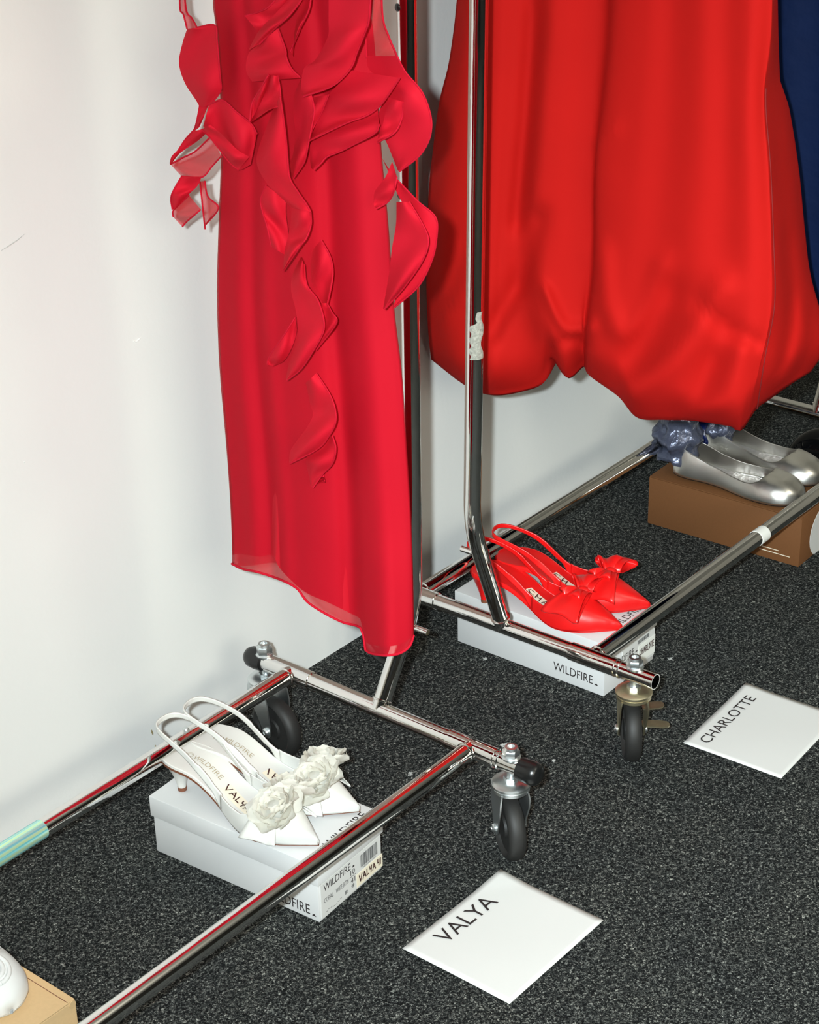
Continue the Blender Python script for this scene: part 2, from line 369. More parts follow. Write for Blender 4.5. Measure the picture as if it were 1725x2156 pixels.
def rack(name, label, ends, post_mat=None):
    root = thing(name, label, 'clothes rack', (0, 0, 0), group='chrome clothes racks along the wall')
    xs = [e['x'] for e in ends]; xm0, xm1 = min(xs), max(xs)
    for y in (RB, RF):
        r = MB().tube([(xm0, y, ZB), (xm0+0.01, y, ZB), (xm1-0.01, y, ZB), (xm1, y, ZB)], 0.0131, 28)
        o = r.build('lower_rail', M['chrome'], root)
        for e in ends:
            sgn = 1 if e['x'] == xm0 else -1
            wl = MB(); ring(wl, (e['x']+sgn*0.0145, y, ZB), (1, 0, 0), 0.0135, 0.0014); wl.build('weld', M['chrome'], o)
    for e in ends:
        x = e['x']; yf = e.get('yf', YF)
        fb = MB()
        n = 28; ys = [YB, YB-0.004, yf+0.004, yf]
        fb.tube([(x, q, ZB) for q in ys], 0.0122, n, cap=False)
        fb.tube([(x, yf, ZB), (x, yf+0.05, ZB)], 0.0108, n, cap=False)         # inner wall of the open tube
        b = len(fb.v)
        fb.lathe([(0.0108, 0), (0.0122, 0)], n, Matrix.Translation((x, yf, ZB)) @ Matrix.Rotation(math.radians(90), 4, 'X'), cap=False)
        bar = fb.build('foot_tube', M['chrome'], root)
        for (a, c) in ((-0.118, -0.203), (-0.458, -0.540)):
            sl = MB().tube([(x, a, ZB), (x, a-0.0006, ZB), (x, c+0.0006, ZB), (x, c, ZB)], [0.0124, 0.0139, 0.0139, 0.0124], 28)
            ring(sl, (x, c if a > -0.3 else c-0.006, ZB), (0, 1, 0), 0.0134, 0.0006)
            sl.build('sleeve', M['chrome'], bar)
        if e.get('caps', (1, 1))[0]:
            MB().lathe([(0.0128, -0.020), (0.0158, -0.018), (0.0168, -0.004), (0.0160, 0.008), (0.0125, 0.0145), (0.006, 0.0175), (0.0005, 0.018)], 24, Matrix.Translation((x, YB, ZB)) @ Matrix.Rotation(math.radians(-90), 4, 'X')).build('end_cap', M['black_plastic'], root)
        if e.get('caps', (1, 1))[1]:
            MB().lathe([(0.0128, -0.012), (0.0158, -0.010), (0.0168, 0.004), (0.0166, 0.012), (0.0150, 0.018), (0.010, 0.0215), (0.0005, 0.022)], 24, Matrix.Translation((x, yf, ZB)) @ Matrix.Rotation(math.radians(90), 4, 'X')).build('end_cap', M['black_plastic'], root)
        po = MB().tube(arc_path([(x, -0.332, ZB), e['bend'], e['top']], 0.045, 10), 0.0128, 28)
        post = po.build('end_post', M['chrome'], root)
        ring_ = MB(); ring(ring_, (x+(e['bend'][0]-x)*0.09, -0.332, ZB+(e['bend'][2]-ZB)*0.09), Vector(e['bend'])-Vector((x, -0.332, ZB)), 0.0134, 0.0016); ring_.build('weld', M['chrome'], post)
        if 'peg' in e:
            px_, pz_, sg = e['peg']
            MB().tube([(px_, -0.332-sg*0.008, pz_), (px_, -0.332+sg*0.0365, pz_)], 0.0046, 16).build('peg', M['chrome'], post)
        for bz in e.get('buttons', ()):
            bx = e['bend'][0]+(e['top'][0]-e['bend'][0])*(bz-e['bend'][2])/(e['top'][2]-e['bend'][2])
            MB().lathe([(0.0052, 0.010), (0.0050, 0.0136), (0.0032, 0.0150), (0.0003, 0.0152)], 16, Matrix.Translation((bx, -0.332, bz)) @ Matrix.Rotation(math.radians(-90), 4, 'Y') @ Matrix.Rotation(math.radians(-22), 4, 'X')).build('snap_button', M['black_plastic'], post)
        for k, c in enumerate(e['casters']): caster(root, x, c['y'], c['ax'], c['tr'], c.get('m', M['zinc']), c.get('h', 0.012), c.get('brake', False), c.get('tl', 0.02))
    tops = [e['top'] for e in ends]
    MB().tube([tops[0], tops[1]], 0.0131, 24).build('hanging_rail', M['chrome'], root)
    return root
ZT = 1.60
r1 = rack('garment_rack', 'chrome clothes rack at the left, holding the ruffled crimson dress, black caps on its feet',
    [dict(x=-1.36, bend=(-1.44, -0.332, 0.30), top=(-1.44, -0.332, ZT), casters=[dict(y=-0.111, ax=(-1, 0.1), tr=(0, -1)), dict(y=-0.562, ax=(-0.83, 0.56), tr=(-0.56, -0.83))]),
     dict(x=-0.2345, bend=(-0.152, -0.332, 0.288), top=(-0.133, -0.332, ZT), peg=(-0.166, 0.262, -1), buttons=(0.890, 1.128),
          casters=[dict(y=-0.111, ax=(-0.99, 0.16), tr=(-0.16, -0.99), h=0.0145), dict(y=-0.564, ax=(-0.80, 0.60), tr=(0.60, 0.80), tl=0.008)])])
r2 = rack('garment_rack', 'chrome clothes rack at the right, holding the red bubble-hem dress, front foot end open',
    [dict(x=0.0640, bend=(-0.013, -0.332, 0.356), top=(0.023, -0.332, ZT), peg=(0.009, 0.300, 1), yf=-0.606, caps=(1, 0), buttons=(),
          casters=[dict(y=-0.111, ax=(-0.99, 0.16), tr=(0.16, 0.99)), dict(y=-0.570, ax=(-0.62, 0.78), tr=(0.78, 0.62), m=M['brass_zinc'], brake=True, tl=0.018)]),
     dict(x=1.074, bend=(1.150, -0.332, 0.330), top=(1.150, -0.332, ZT), casters=[dict(y=-0.111, ax=(-0.9, 0.3), tr=(0.3, 0.9)), dict(y=-0.562, ax=(-0.9, 0.4), tr=(-0.4, -0.9))])])
# tapes on the rails and the sticky patch on the post
MB().tube([(-1.05, RB, ZB), (-1.049, RB, ZB), (-0.7215, RB, ZB), (-0.7205, RB, ZB)], [0.0131, 0.0134, 0.0134, 0.0131], 28).build('tape_wrap', M['iridescent_tape'], r1, label='iridescent aqua tape')
MB().tube([(0.548, RF, ZB), (0.5484, RF, ZB), (0.5736, RF, ZB), (0.574, RF, ZB)], [0.0131, 0.0138, 0.0138, 0.0131], 28).build('tape_wrap', M['white_tape'], r2, label='white tape')
def sticky():
    mb = MB(); rows = []
    zs = np.linspace(0.620, 0.690, 15)
    for i, z in enumerate(zs):
        xc = -0.013+(0.023+0.013)*(z-0.356)/(ZT-0.356); row = []
        a0 = -3.0+0.12*math.sin(i*1.9)+(0.65 if i > 10 else 0); a1 = -1.45+0.30*math.sin(i*0.8+1)
        for j in range(9):
            a = a0+(a1-a0)*j/8; r = 0.0129+0.0010*abs(math.sin(i*1.3+j*2.1))*(1 if 0 < j < 8 and 0 < i < 14 else 0.1)
            row.append((xc+r*math.cos(a), -0.332+r*math.sin(a), z))
        rows.append(row)
    mb.grid(rows).build('sticky_patch', M['adhesive'], r2, label='torn grey sticker residue')
sticky()
# small screw on the back rail of the left rack
MB().lathe([(0.0048, 0.0), (0.0046, 0.003), (0.0030, 0.0048), (0.0003, 0.0052)], 14, Matrix.Translation((at(392, 1540, y=RB)[0], RB, ZB+0.0128))).build('screw', M['zinc'], r1)

# ------------------------------------------------------------------ boxes
def frame(o, a, b):
    """unit axes of a box: o front-left bottom corner, a along the long side, b along the short"""
    return Vector(a).normalized(), Vector(b).normalized()
def shoebox(name, label, back, front, width, h, lid_h, m, group, lid=True):
    """back/front: floor corners of the long side that faces the camera's left; local x = along the wall, y = towards the wall"""
    B, F = Vector((*back, 0)), Vector((*front, 0)); ly = (B-F); Ln = ly.length; ang = math.atan2(ly.y, ly.x)-math.pi/2
    t = thing(name, label, 'box', (F.x, F.y, 0), ang, group)
    e = 0.0
    if lid:
        body = MB().box((0, 0, 0.0003), (width, Ln, h-0.004), bev=0.0012).build('box_base', m, t, angle=30)
        l = MB().box((-0.0030, -0.0030, h-lid_h), (width+0.0030, Ln+0.0030, h), bev=0.0014).build('lid', m, t, angle=30)
    else:
        body = MB().box((0, 0, 0.0003), (width, Ln, h-0.0022), bev=0.0016).build('box_base', m, t, angle=30)
        l = MB().box((0.0006, 0.0006, h-0.0020), (width-0.0006, Ln-0.0006, h), bev=0.0008).build('lid', m, t, angle=30)
    return t, body, l, Ln
b1, b1b, b1l, b1n = shoebox('shoebox', 'white lidded shoebox under the white slingback shoes', (-0.5225, -0.158), (-0.5035, -0.4455), 0.141, 0.094, 0.033, M['white_card'], 'white shoeboxes under the racks')
b2, b2b, b2l, b2n = shoebox('shoebox', 'white lidded shoebox under the red bow slingback shoes', (0.195, -0.142), (0.1945, -0.434), 0.1465, 0.097, 0.033, M['white_card'], 'white shoeboxes under the racks')
b3, b3b, b3l, b3n = shoebox('shoebox', 'plain brown cardboard shoebox under the silver flat shoes', (0.754, -0.161), (0.764, -0.471), 0.150, 0.0975, 0.03, M['brown_card'], None, lid=False)
b4, b4b, b4l, b4n = shoebox('shoebox', 'light tan kraft shoebox in the bottom left corner', (-1.02, -0.09), (-1.024, -0.386), 0.150, 0.094, 0.03, M['kraft_card'], None, lid=False)
# kraft box: open flap line and rolled corner on its right side
MB().box((0.1385, 0.002, 0.0936), (0.1393, 0.294, 0.0944)).build('flap_gap', M['brown_sole'], b4)
MB().tube([(0.1445, -0.0006, 0.0885), (0.1445, 0.012, 0.0885)], 0.0052, 14).build('rolled_corner', M['kraft_card'], b4)
def box_print(t, body, lid, Ln, width, h, side_u, side_w, side_z, side_h, top, out=0.0):
    # long side facing -x: reads along -y
    mb = MB(); add_text(mb, 'WILDFIRE', (-out, Ln-side_u, side_z), (0, -1, 0), (0, 0, 1), side_w, side_h)
    mb.add([(-out-0.0003, Ln-side_u-side_w-0.003, side_z), (-out-0.0003, Ln-side_u-side_w-0.0105, side_z), (-out-0.0003, Ln-side_u-side_w-0.0068, side_z+0.0038)], [(0, 1, 2)])
    mb.build('side_lettering', M['ink'], body, smooth=False)
    mb = MB(); add_text(mb, 'WILDFIRE', (top[0], top[1], h), (1, 0, 0), (0, 1, 0), top[2], top[3])
    mb.add([(top[0]+top[2]+0.003, top[1], h+0.0003), (top[0]+top[2]+0.009, top[1], h+0.0003), (top[0]+top[2]+0.006, top[1]+0.0035, h+0.0003)], [(0, 1, 2)])
    mb.build('top_lettering', M['ink'], lid, smooth=False)
box_print(b1, b1b, b1l, b1n, 0.141, 0.094, 0.1975, 0.0755, 0.0075, 0.0155, (0.040, 0.009, 0.088, 0.0135))
box_print(b2, b2b, b2l, b2n, 0.1465, 0.097, 0.195, 0.076, 0.016, 0.0150, (0.050, 0.013, 0.086, 0.0135))
VALYA = [[(0, 1), (0.06, 0), (0.13, 1)], [(0.17, 0), (0.24, 1), (0.31, 0)], [(0.19, 0.38), (0.29, 0.42)], [(0.36, 1), (0.36, 0.05), (0.44, 0.08)], [(0.49, 1), (0.50, 0.55), (0.57, 0.55)], [(0.58, 1), (0.54, 0)], [(0.62, 0), (0.68, 0.95), (0.75, 0)], [(0.64, 0.36), (0.73, 0.38)], [(0.86, 1), (0.85, 0.5), (0.92, 0.5)], [(0.92, 0.95), (0.91, 0)], [(0.99, 0.95), (0.98, 0.02)]]
def end_label_1():
    y = -0.0005
    lab = MB().box((0.004, -0.0014, 0.004), (0.139, y+0.0004, 0.0585)).build('end_label', M['paper'], b1b, smooth=False)
    y = -0.0014
    mb = MB(); add_text(mb, 'WILDFIRE', (0.010, y, 0.0440), (1, 0, 0), (0, 0, 1), 0.060, 0.0115)
    add_text(mb, 'COPAL', (0.010, y, 0.0255), (1, 0, 0), (0, 0, 1), 0.020, 0.0075)
    add_text(mb, 'WHITE SATIN', (0.036, y, 0.0255), (1, 0, 0), (0, 0, 1), 0.028, 0.0075)
    add_text(mb, '10', (0.069, y, 0.0335), (1, 0, 0), (0, 0, 1), 0.010, 0.0085)
    add_text(mb, '41', (0.069, y, 0.0200), (1, 0, 0), (0, 0, 1), 0.010, 0.0085)
    mb.box((0.067, y-0.0003, 0.0308), (0.081, y-0.0001, 0.0313))
    mb.add([(0.0725, y-0.0003, 0.0445), (0.0790, y-0.0003, 0.0445), (0.0757, y-0.0003, 0.0480)], [(0, 1, 2)])
    mb.build('end_lettering', M['ink'], b1b, smooth=False)
    rnd = random.Random(3); mb = MB(); x = 0.0925
    while x < 0.131:
        wd = rnd.choice((0.0004, 0.0008, 0.0012)); mb.box((x, y-0.0003, 0.0330), (x+wd, y-0.0001, 0.0530)); x += wd+rnd.choice((0.0005, 0.0008, 0.0011))
    add_text(mb, '240051842110000', (0.097, y, 0.0292), (1, 0, 0), (0, 0, 1), 0.030, 0.0028)
    mb.build('barcode', M['grey_ink'], b1b, smooth=False)
    tp = MB().box((0.082, y-0.0006, 0.0060), (0.1415, y-0.0002, 0.0270)).build('tape_strip', M['cream_tape'], b1b, smooth=False, label='cream tape with handwriting')
    mb = MB(); strokes(mb, VALYA, (0.087, y-0.0006, 0.0125), (1, 0, 0.0), (0, 0, 1), 0.050, 0.0105, 0.0019); mb.build('handwriting', M['pen'], b1b, smooth=False)
    mb = MB()
    for k in range(7):                               # small printed lines on the lower part of the label
        a = 0.013+k*0.0052; mb.box((a, y-0.0003, 0.0095+0.0016*math.sin(k*1.3)), (a+0.0036, y-0.0001, 0.0101+0.0016*math.sin(k*1.3)))
    for (a, c) in ((0.056, 0.0105), (0.071, 0.0120)):
        for q in range(3): mb.box((a+0.0018*q, y-0.0003, c), (a+0.0018*q+0.0009, y-0.0001, c+0.0062))
        mb.box((a-0.001, y-0.0003, c+0.003), (a+0.0065, y-0.0001, c+0.0036))
    mb.build('small_print', M['grey_ink'], b1b, smooth=False)
end_label_1()
CHARL = [[(0.09, 0.9), (0.02, 0.75), (0, 0.3), (0.04, 0), (0.10, 0.1)], [(0.15, 1), (0.15, 0)], [(0.23, 1), (0.23, 0)], [(0.15, 0.5), (0.23, 0.5)], [(0.28, 0), (0.33, 1), (0.39, 0)], [(0.30, 0.4), (0.37, 0.4)], [(0.44, 0), (0.44, 1), (0.51, 0.9), (0.51, 0.55), (0.44, 0.5), (0.53, 0)], [(0.58, 1), (0.58, 0), (0.65, 0)], [(0.72, 0), (0.69, 0.5), (0.73, 1), (0.78, 0.5), (0.72, 0)], [(0.80, 1), (0.88, 1)], [(0.84, 1), (0.84, 0)], [(0.89, 1), (0.96, 1)], [(0.92, 1), (0.92, 0)], [(1.05, 1), (0.99, 1), (0.99, 0), (1.06, 0)], [(0.99, 0.5), (1.04, 0.5)]]
def end_label_2():
    MB().box((0.050, -0.0014, 0.010), (0.1455, -0.0002, 0.0600)).build('end_label', M['paper'], b2b, smooth=False)
    y = -0.0014
    mb = MB(); add_text(mb, 'WILDFIRE', (0.020, y, 0.0405), (1, 0, 0), (0, 0, 1), 0.064, 0.0115)
    add_text(mb, '9', (0.080, y, 0.0245), (1, 0, 0), (0, 0, 1), 0.0055, 0.0085); mb.box((0.088, y-0.0003, 0.0405), (0.0935, y-0.0001, 0.0425))
    mb.build('end_lettering', M['ink'], b2b, smooth=False)
    MB().box((0.097, y-0.0006, 0.0150), (0.1465, y-0.0002, 0.0480)).build('tape_strip', M['white_tape'], b2b, smooth=False, label='white tape with handwriting')
    mb = MB(); strokes(mb, CHARL, (0.100, y-0.0006, 0.0290), (1, 0, 0.0), (0, 0, 1), 0.040, 0.0110, 0.0016); mb.build('handwriting', M['pen'], b2b, smooth=False)
    rnd = random.Random(5); mb = MB(); x = 0.094
    while x < 0.128:
        wd = rnd.choice((0.0004, 0.0008, 0.0012)); mb.box((x, y-0.0003, 0.0520), (x+wd, y-0.0001, 0.0590)); x += wd+rnd.choice((0.0005, 0.0008, 0.0011))
    mb.build('barcode', M['grey_ink'], b2b, smooth=False)
end_label_2()
# brown box: pale printed lines and the round-edged white label on its end
mb = MB()
for (u, z, ln) in ((0.236, 0.0215, 0.034), (0.232, 0.0150, 0.060)):
    MB().box((-0.0005, b3n-u-ln, z), (0.0004, b3n-u, z+0.0012)).build('printed_line', M['cream_tape'], b3b, smooth=False)
mb = MB(); pts = [(0.100+0.062*math.cos(math.radians(a)), 0.040+0.052*math.sin(math.radians(a))) for a in range(90, 271, 12)]
pts = [(x, max(0.001, z)) for x, z in pts]+[(0.1495, 0.001), (0.1495, 0.092)]
mb.add([(x, -0.0008, z) for x, z in pts]+[(x, -0.0001, z) for x, z in pts], [tuple(range(len(pts)))]+[(i, (i+1) % len(pts), len(pts)+(i+1) % len(pts), len(pts)+i) for i in range(len(pts))])
mb.build('end_label', M['paper'], b3b, smooth=False)

# ------------------------------------------------------------------ name sheets on the floor
def sheet(name, label, cs, curl):
    """cs: far-left, far-right, near-right, near-left floor corners"""
    cs = [np.array(c, float) for c in cs]; n = 22; rows = []
    org = Vector((*((cs[0]+cs[1]+cs[2]+cs[3])/4), 0))
    for i in range(n):
        v = i/(n-1); row = []
        for j in range(n):
            u = j/(n-1); p = (cs[0]*(1-u)+cs[1]*u)*(1-v)+(cs[3]*(1-u)+cs[2]*u)*v
            z = 0.0022+0.0010*math.sin(u*5.0+curl)*math.sin(v*3.1)+curl*0.004*max(0, (u-v)-0.72)*10*0.28
            row.append((p[0], p[1], z))
        rows.append(row)
    o = MB().grid(rows).build(name, M['paper'], origin=org); o.location = org
    solid(o, 0.0003)
    return tag(o, label, 'paper', 'name sheets on the carpet'), org
p1, o1 = sheet('paper_sheet', 'white name sheet nearest the camera, with five large printed letters', [(-0.480, -0.568), (-0.2695, -0.572), (-0.273, -0.744), (-0.482, -0.742)], 1.0)
p2, o2 = sheet('paper_sheet', 'white name sheet at the right edge, with nine thin printed letters', [(0.154, -0.605), (0.362, -0.5946), (0.367, -0.760), (0.159, -0.770)], 0.4)
def sheet_text(o, org, s, q0, q1, qh):
    a, b, h = (Vector(at(*q, z=0.0035)) for q in (q0, q1, qh))
    xd = (b-a).normalized(); yd = Vector((-xd.y, xd.x, 0)); hh = (h-a).dot(yd)
    mb = MB(); add_text(mb, s, a-org, xd, yd, (b-a).length, hh)
    mb.build('printed_name', M['ink'], o, smooth=False)
sheet_text(p1, o1, 'VALYA', (941, 1987), (1051, 1899.5), (918.5, 1964))
sheet_text(p2, o2, 'CHARLOTTE', (1493, 1566), (1594, 1471), (1477, 1552))

# ------------------------------------------------------------------ shoes
def shoe_profile(L, hh):
    def zs(x):
        a, b = 0.045, 0.62*L
        if x <= a: return hh-0.002*(x/a)
        if x >= b: return 0.0035+0.003*((x-b)/(L-b))**2
        t = (x-a)/(b-a); return 0.0035+(hh-0.0055)*(0.5+0.5*math.cos(math.pi*t))
    return zs
def shoe_width(L, toe):
    if toe == 'point':
        X = [0, .012, .04, .09, .17, .30, .42, .55, .66, .75, .84, .92, .97, 1.0]; Y = [.005, .0160, .0260, .0315, .0335, .0305, .0300, .0370, .0415, .0375, .0270, .0145, .0062, .0010]
    else:
        X = [0, .012, .04, .09, .17, .30, .42, .55, .66, .75, .84, .92, .97, .99, 1.0]; Y = [.005, .0165, .0270, .0325, .0340, .0315, .0325, .0390, .0440, .0455, .0430, .0340, .0215, .0120, .0020]
    return lambda x: max(0.0006, sm(min(1, max(0, x/L)), X, Y))
def pump(root, L, hh, toe, up_mat, in_mat, sole_mat, heel=True, sling=True, heel_mat=None, strap_z=(0.098, 0.108), curve=0.004):
    zs = shoe_profile(L, hh); wd = shoe_width(L, toe)
    cy = lambda x: curve*math.sin(math.pi*min(1, max(0, x/L)))                # slight foot curve
    st = [L*(0.5-0.5*math.cos(math.pi*k/38)) for k in range(39)]
    # sole
    rows = [[(x, cy(x)+wd(x)*c*1.03, zs(x)+dz) for (c, dz) in ((-1, 0.0022), (-1, -0.0012), (-0.5, -0.0020), (0, -0.0022), (0.5, -0.0020), (1, -0.0012), (1, 0.0022), (0, 0.0022))] for x in st]
    so = MB().grid(rows, closed=True).build('sole', sole_mat, root, angle=50)
    # insole
    rows = [[(x, cy(x)+wd(x)*0.965*c, zs(x)+0.0042+0.0016*c*c*(1 if x < 0.4*L else 0.3)) for c in np.linspace(-1, 1, 9)] for x in st[1:-1]]
    ins = MB().grid(rows).build('insole', in_mat, root)
    # seat edge wrapped in the upper's material
    rows = [[(x, cy(x)+wd(x)*1.0*c, zs(x)+z) for (c, z) in ((-1.03, 0.0), (-1.0, 0.0052), (-0.95, 0.0060), (-0.93, 0.0045))] for x in st if x < 0.62*L]
    MB().grid(rows).build('insole_rim', up_mat, root)
    MB().grid([[(p[0], 2*cy(p[0])-p[1], p[2]) for p in r] for r in rows]).build('insole_rim', up_mat, root)
    # vamp and sides
    X = [.40, .46, .52, .60, .66, .70, .72, .80, .90, .97, 1.0]
    H = [.090, .080, .070, .058, .050, .045, .043, .034, .022, .0125, .0065]
    if not sling: X = [0, .12, .3, .46, .52, .60, .66, .72, .80, .90, .97, 1.0]; H = [.066, .064, .056, .050, .048, .046, .045, .043, .040, .033, .021, .004]
    hf = lambda x: sm(x/L, X, H)
    TX = [.40, .46, .52, .60, .66, .70, .725, 1.0]; TA = [15, 17, 22, 30, 44, 66, 90, 90]
    if not sling: TX = [0, .12, .3, .46, .6, .66, .70, .725, .74, 1.0]; TA = [60, 52, 40, 36, 36, 40, 50, 68, 90, 90]
    def prof(x, ang):
        a = math.radians(ang); p = 0.72
        return (x, wd(x)*1.03*math.cos(a)**p, zs(x)+0.0005+hf(x)*math.sin(a))
    xs0 = 0.445*L if sling else 0.0
    sx = [xs0+(L*0.999-xs0)*(k/46)**0.9 for k in range(47)]
    mb = MB()
    for sg in (-1, 1):
        rows = []
        for x in sx:
            am = ip(x/L, TX, TA); row = []
            for j in range(15):
                p = prof(x, am*j/14); row.append((p[0], cy(x)+sg*p[1], p[2]))
            rows.append(row)
        mb.grid(rows)
    o = mb.build('upper', up_mat, root, angle=60, weld=True); solid(o, 0.0014)
    if not sling:                                                              # closed back
        rows = []
        for k in range(13):
            a = math.radians(90+180*k/12); row = []
            for j in range(9):
                h = hf(0.0)*math.sin(math.radians(60))*j/8
                row.append((0.010+0.0125*math.cos(a)-0.002*math.sin(math.pi*j/8), 0.0150*math.sin(a), zs(0)+0.0005+h))
            rows.append(row)
        o = MB().grid(rows).build('heel_counter', up_mat, root); solid(o, 0.0016)
    # slingback: quarter tails that become the strap round the heel
    if sling:
        zl0 = zs(0.45*L); top0 = prof(0.45*L, ip(.45, TX, TA))
        zt, zq = top0[2], strap_z[1]-.0085
        S = [(.450*L, 'w', zl0+.0005, zt), (.425*L, 'w', zs(.425*L)+.004, zt+.0045), (.395*L, 'w', zs(.395*L)+.013, zt+.0100), (.355*L, .0300, zt+.0075, zt+(zq-zt)*.36), (.30*L, .0305, zt+(zq-zt)*.36, zt+(zq-zt)*.36+.0120), (.22*L, .0305, zt+(zq-zt)*.66, zt+(zq-zt)*.66+.0095),
             (.13*L, .0290, strap_z[0]-.0085, strap_z[1]-.0085), (.06*L, .0265, strap_z[0]-.003, strap_z[1]-.003), (.01*L, .0215, strap_z[0], strap_z[1]), (-.018*L, .0125, strap_z[0]+.0010, strap_z[1]+.0010), (-.027*L, .0, strap_z[0]+.0012, strap_z[1]+.0012)]
        half = [(x, (wd(x)*1.03 if y == 'w' else y), a, b) for x, y, a, b in S]
        P = cr(half, 44)
        full = [(x, y, a, b) for x, y, a, b in P]+[(x, -y, a, b) for x, y, a, b in P[::-1][1:]]
        rows = []
        for x, y, a, b in full:
            lean = 0.0 if x > 0.36*L else 0.001
            rows.append([(x, cy(max(0, x))+y*(1-0.10*(t if x > .3*L else 0.3*t)), a+(b-a)*t) for t in (0, .2, .4, .6, .8, 1)])
        o = MB().grid(rows).build('sling_strap', up_mat, root); solid(o, 0.0020)
    if heel:
        rows = []
        for k in range(13):
            t = k/12; z = hh-0.0015-(hh-0.0055)*t
            cx = 0.026-0.006*t-0.003*math.sin(math.pi*t); rx = 0.024*(1-t)**1.6+0.0062; ry = 0.0225*(1-t)**1.7+0.0058
            rows.append([(cx+rx*math.cos(2*math.pi*q/20)*(1.0 if math.cos(2*math.pi*q/20) < 0 else 0.9), ry*math.sin(2*math.pi*q/20), z) for q in range(20)])
        hl = MB().grid(rows, closed=True); b = len(hl.v)-20; hl.f.append(tuple(range(b, b+20)))
        hl.build('heel', heel_mat or up_mat, root)
        MB().lathe([(0.0064, 0.0004), (0.0066, 0.0058)], 20, Matrix.Translation((0.020, 0, 0))).build('heel_tip', M['brown_sole'], root)
    return zs, wd, cy, hf
def bow_lobe(ln, w0, w1, th, droop, twist=0.0, n=26, m=11, wav=0.004, seed=0):
    """one ribbon loop: out along +y and back, folded"""
    rows = []
    for i in range(n):
        u = i/(n-1); r = math.sin(math.pi*u)**0.85; q = (u-0.5)*2
        wdt = w0+(w1-w0)*r**1.3; row = []
        for j in range(m):
            v = j/(m-1)*2-1
            y = ln*r; x = v*wdt/2
            z = th*math.sin(math.pi*u)**0.5*(-q if abs(q) < 1 else 0)*1.0 + wav*math.sin(v*4.2+seed+u*2)*r - droop*r*r
            z += 0.5*th*(1-r)*0
            row.append((x+twist*r*v*0.0+0.004*math.sin(seed+v*3)*r, y, z))
        rows.append(row)
    return rows
def petal_mesh(seed, m):
    rnd = random.Random(seed); rows = []; n = 9; k = 9
    ph = rnd.random()*6
    for i in range(n):
        r = i/(n-1); row = []
        for j in range(k):
            v = j/(k-1)*2-1; half = 0.0190*math.sin(math.pi*(0.10+0.66*r))**0.7
            edge = r**2
            x = 0.030*r*(1-0.30*v*v*r)+0.0008*math.sin(v*9+ph)*edge; y = v*half
            z = 0.0085*r*r-0.004*r+0.0022*math.cos(v*4.5+ph)*edge+0.0008*math.sin(v*9+ph*2)*edge+0.005*v*v*r
            row.append((x, y, z))
        rows.append(row)
    mb = MB().grid(rows); me = bpy.data.meshes.new('petal'); me.from_pydata(mb.v, [], mb.f)
    me.polygons.foreach_set('use_smooth', [True]*len(me.polygons)); me.materials.append(m); return me
PETALS = [petal_mesh(s, M['white_chiffon']) for s in range(5)]
def flower(root, c, axis, R, seed, n=44):
    rnd = random.Random(seed); ax = Vector(axis).normalized()
    core = MB(); rows = []
    for i in range(9):
        ph = math.pi*i/8; rows.append([(0.35*R*math.sin(ph)*math.cos(2*math.pi*k/16)*(1+0.12*math.sin(5*k+i)), 0.35*R*math.sin(ph)*math.sin(2*math.pi*k/16)*(1+0.12*math.cos(3*k+i)), 0.30*R*math.cos(ph)+0.004) for k in range(16)])
    q = ax.to_track_quat('Z', 'X').to_matrix().to_4x4(); MT = Matrix.Translation(c) @ q
    core.grid(rows, MT, closed=True); f = core.build('flower', M['white_chiffon'], root, angle=180)
    for k in range(n):
        t = (k+0.5)/n; a = k*2.39996+rnd.uniform(-.25, .25)
        tilt = math.radians(64-66*t**0.8+rnd.uniform(-8, 8)); s = R/0.030*(0.48+0.58*t)*rnd.uniform(0.88, 1.08)
        o = bpy.data.objects.new('petal', PETALS[k % 5]); C.objects.link(o); o.parent = f
        o.matrix_local = MT @ Matrix.Rotation(a, 4, 'Z') @ Matrix.Translation((R*0.05+R*0.06*t, 0, R*0.14*(1-t))) @ Matrix.Rotation(-tilt, 4, 'Y') @ Matrix.Rotation(rnd.uniform(-.5, .5), 4, 'X') @ Matrix.Scale(s*0.80, 4)
    return f
def place_shoe(name, label, group, toe_px, back_px, zbox, hh, L, ztoe=0.006):
    T = Vector(at(*toe_px, z=zbox+ztoe)); B = Vector(at(*back_px, z=zbox+hh)); d = (T-B); d.z = 0
    ang = math.atan2(d.y, d.x); org = T-Vector((math.cos(ang), math.sin(ang), 0))*L
    return thing(name, label, 'shoe', (org.x, org.y, zbox), ang, group)
def insole_text(root, zs, cy, s, x0, x1, h, y0, m):
    """lettering printed along the insole, from the heel towards the toe"""
    v, f = text_raw(s); A = np.array(v); lo, hi = A.min(0), A.max(0); out = []
    for p in v:
        a = (p[0]-lo[0])/(hi[0]-lo[0]); b = (p[1]-lo[1])/(hi[1]-lo[1])-0.5
        x = x0+(x1-x0)*a; out.append((x, cy(x)+y0+b*h, zs(x)+0.0052))
    MB().add(out, f).build('insole_lettering', m, root, smooth=False)
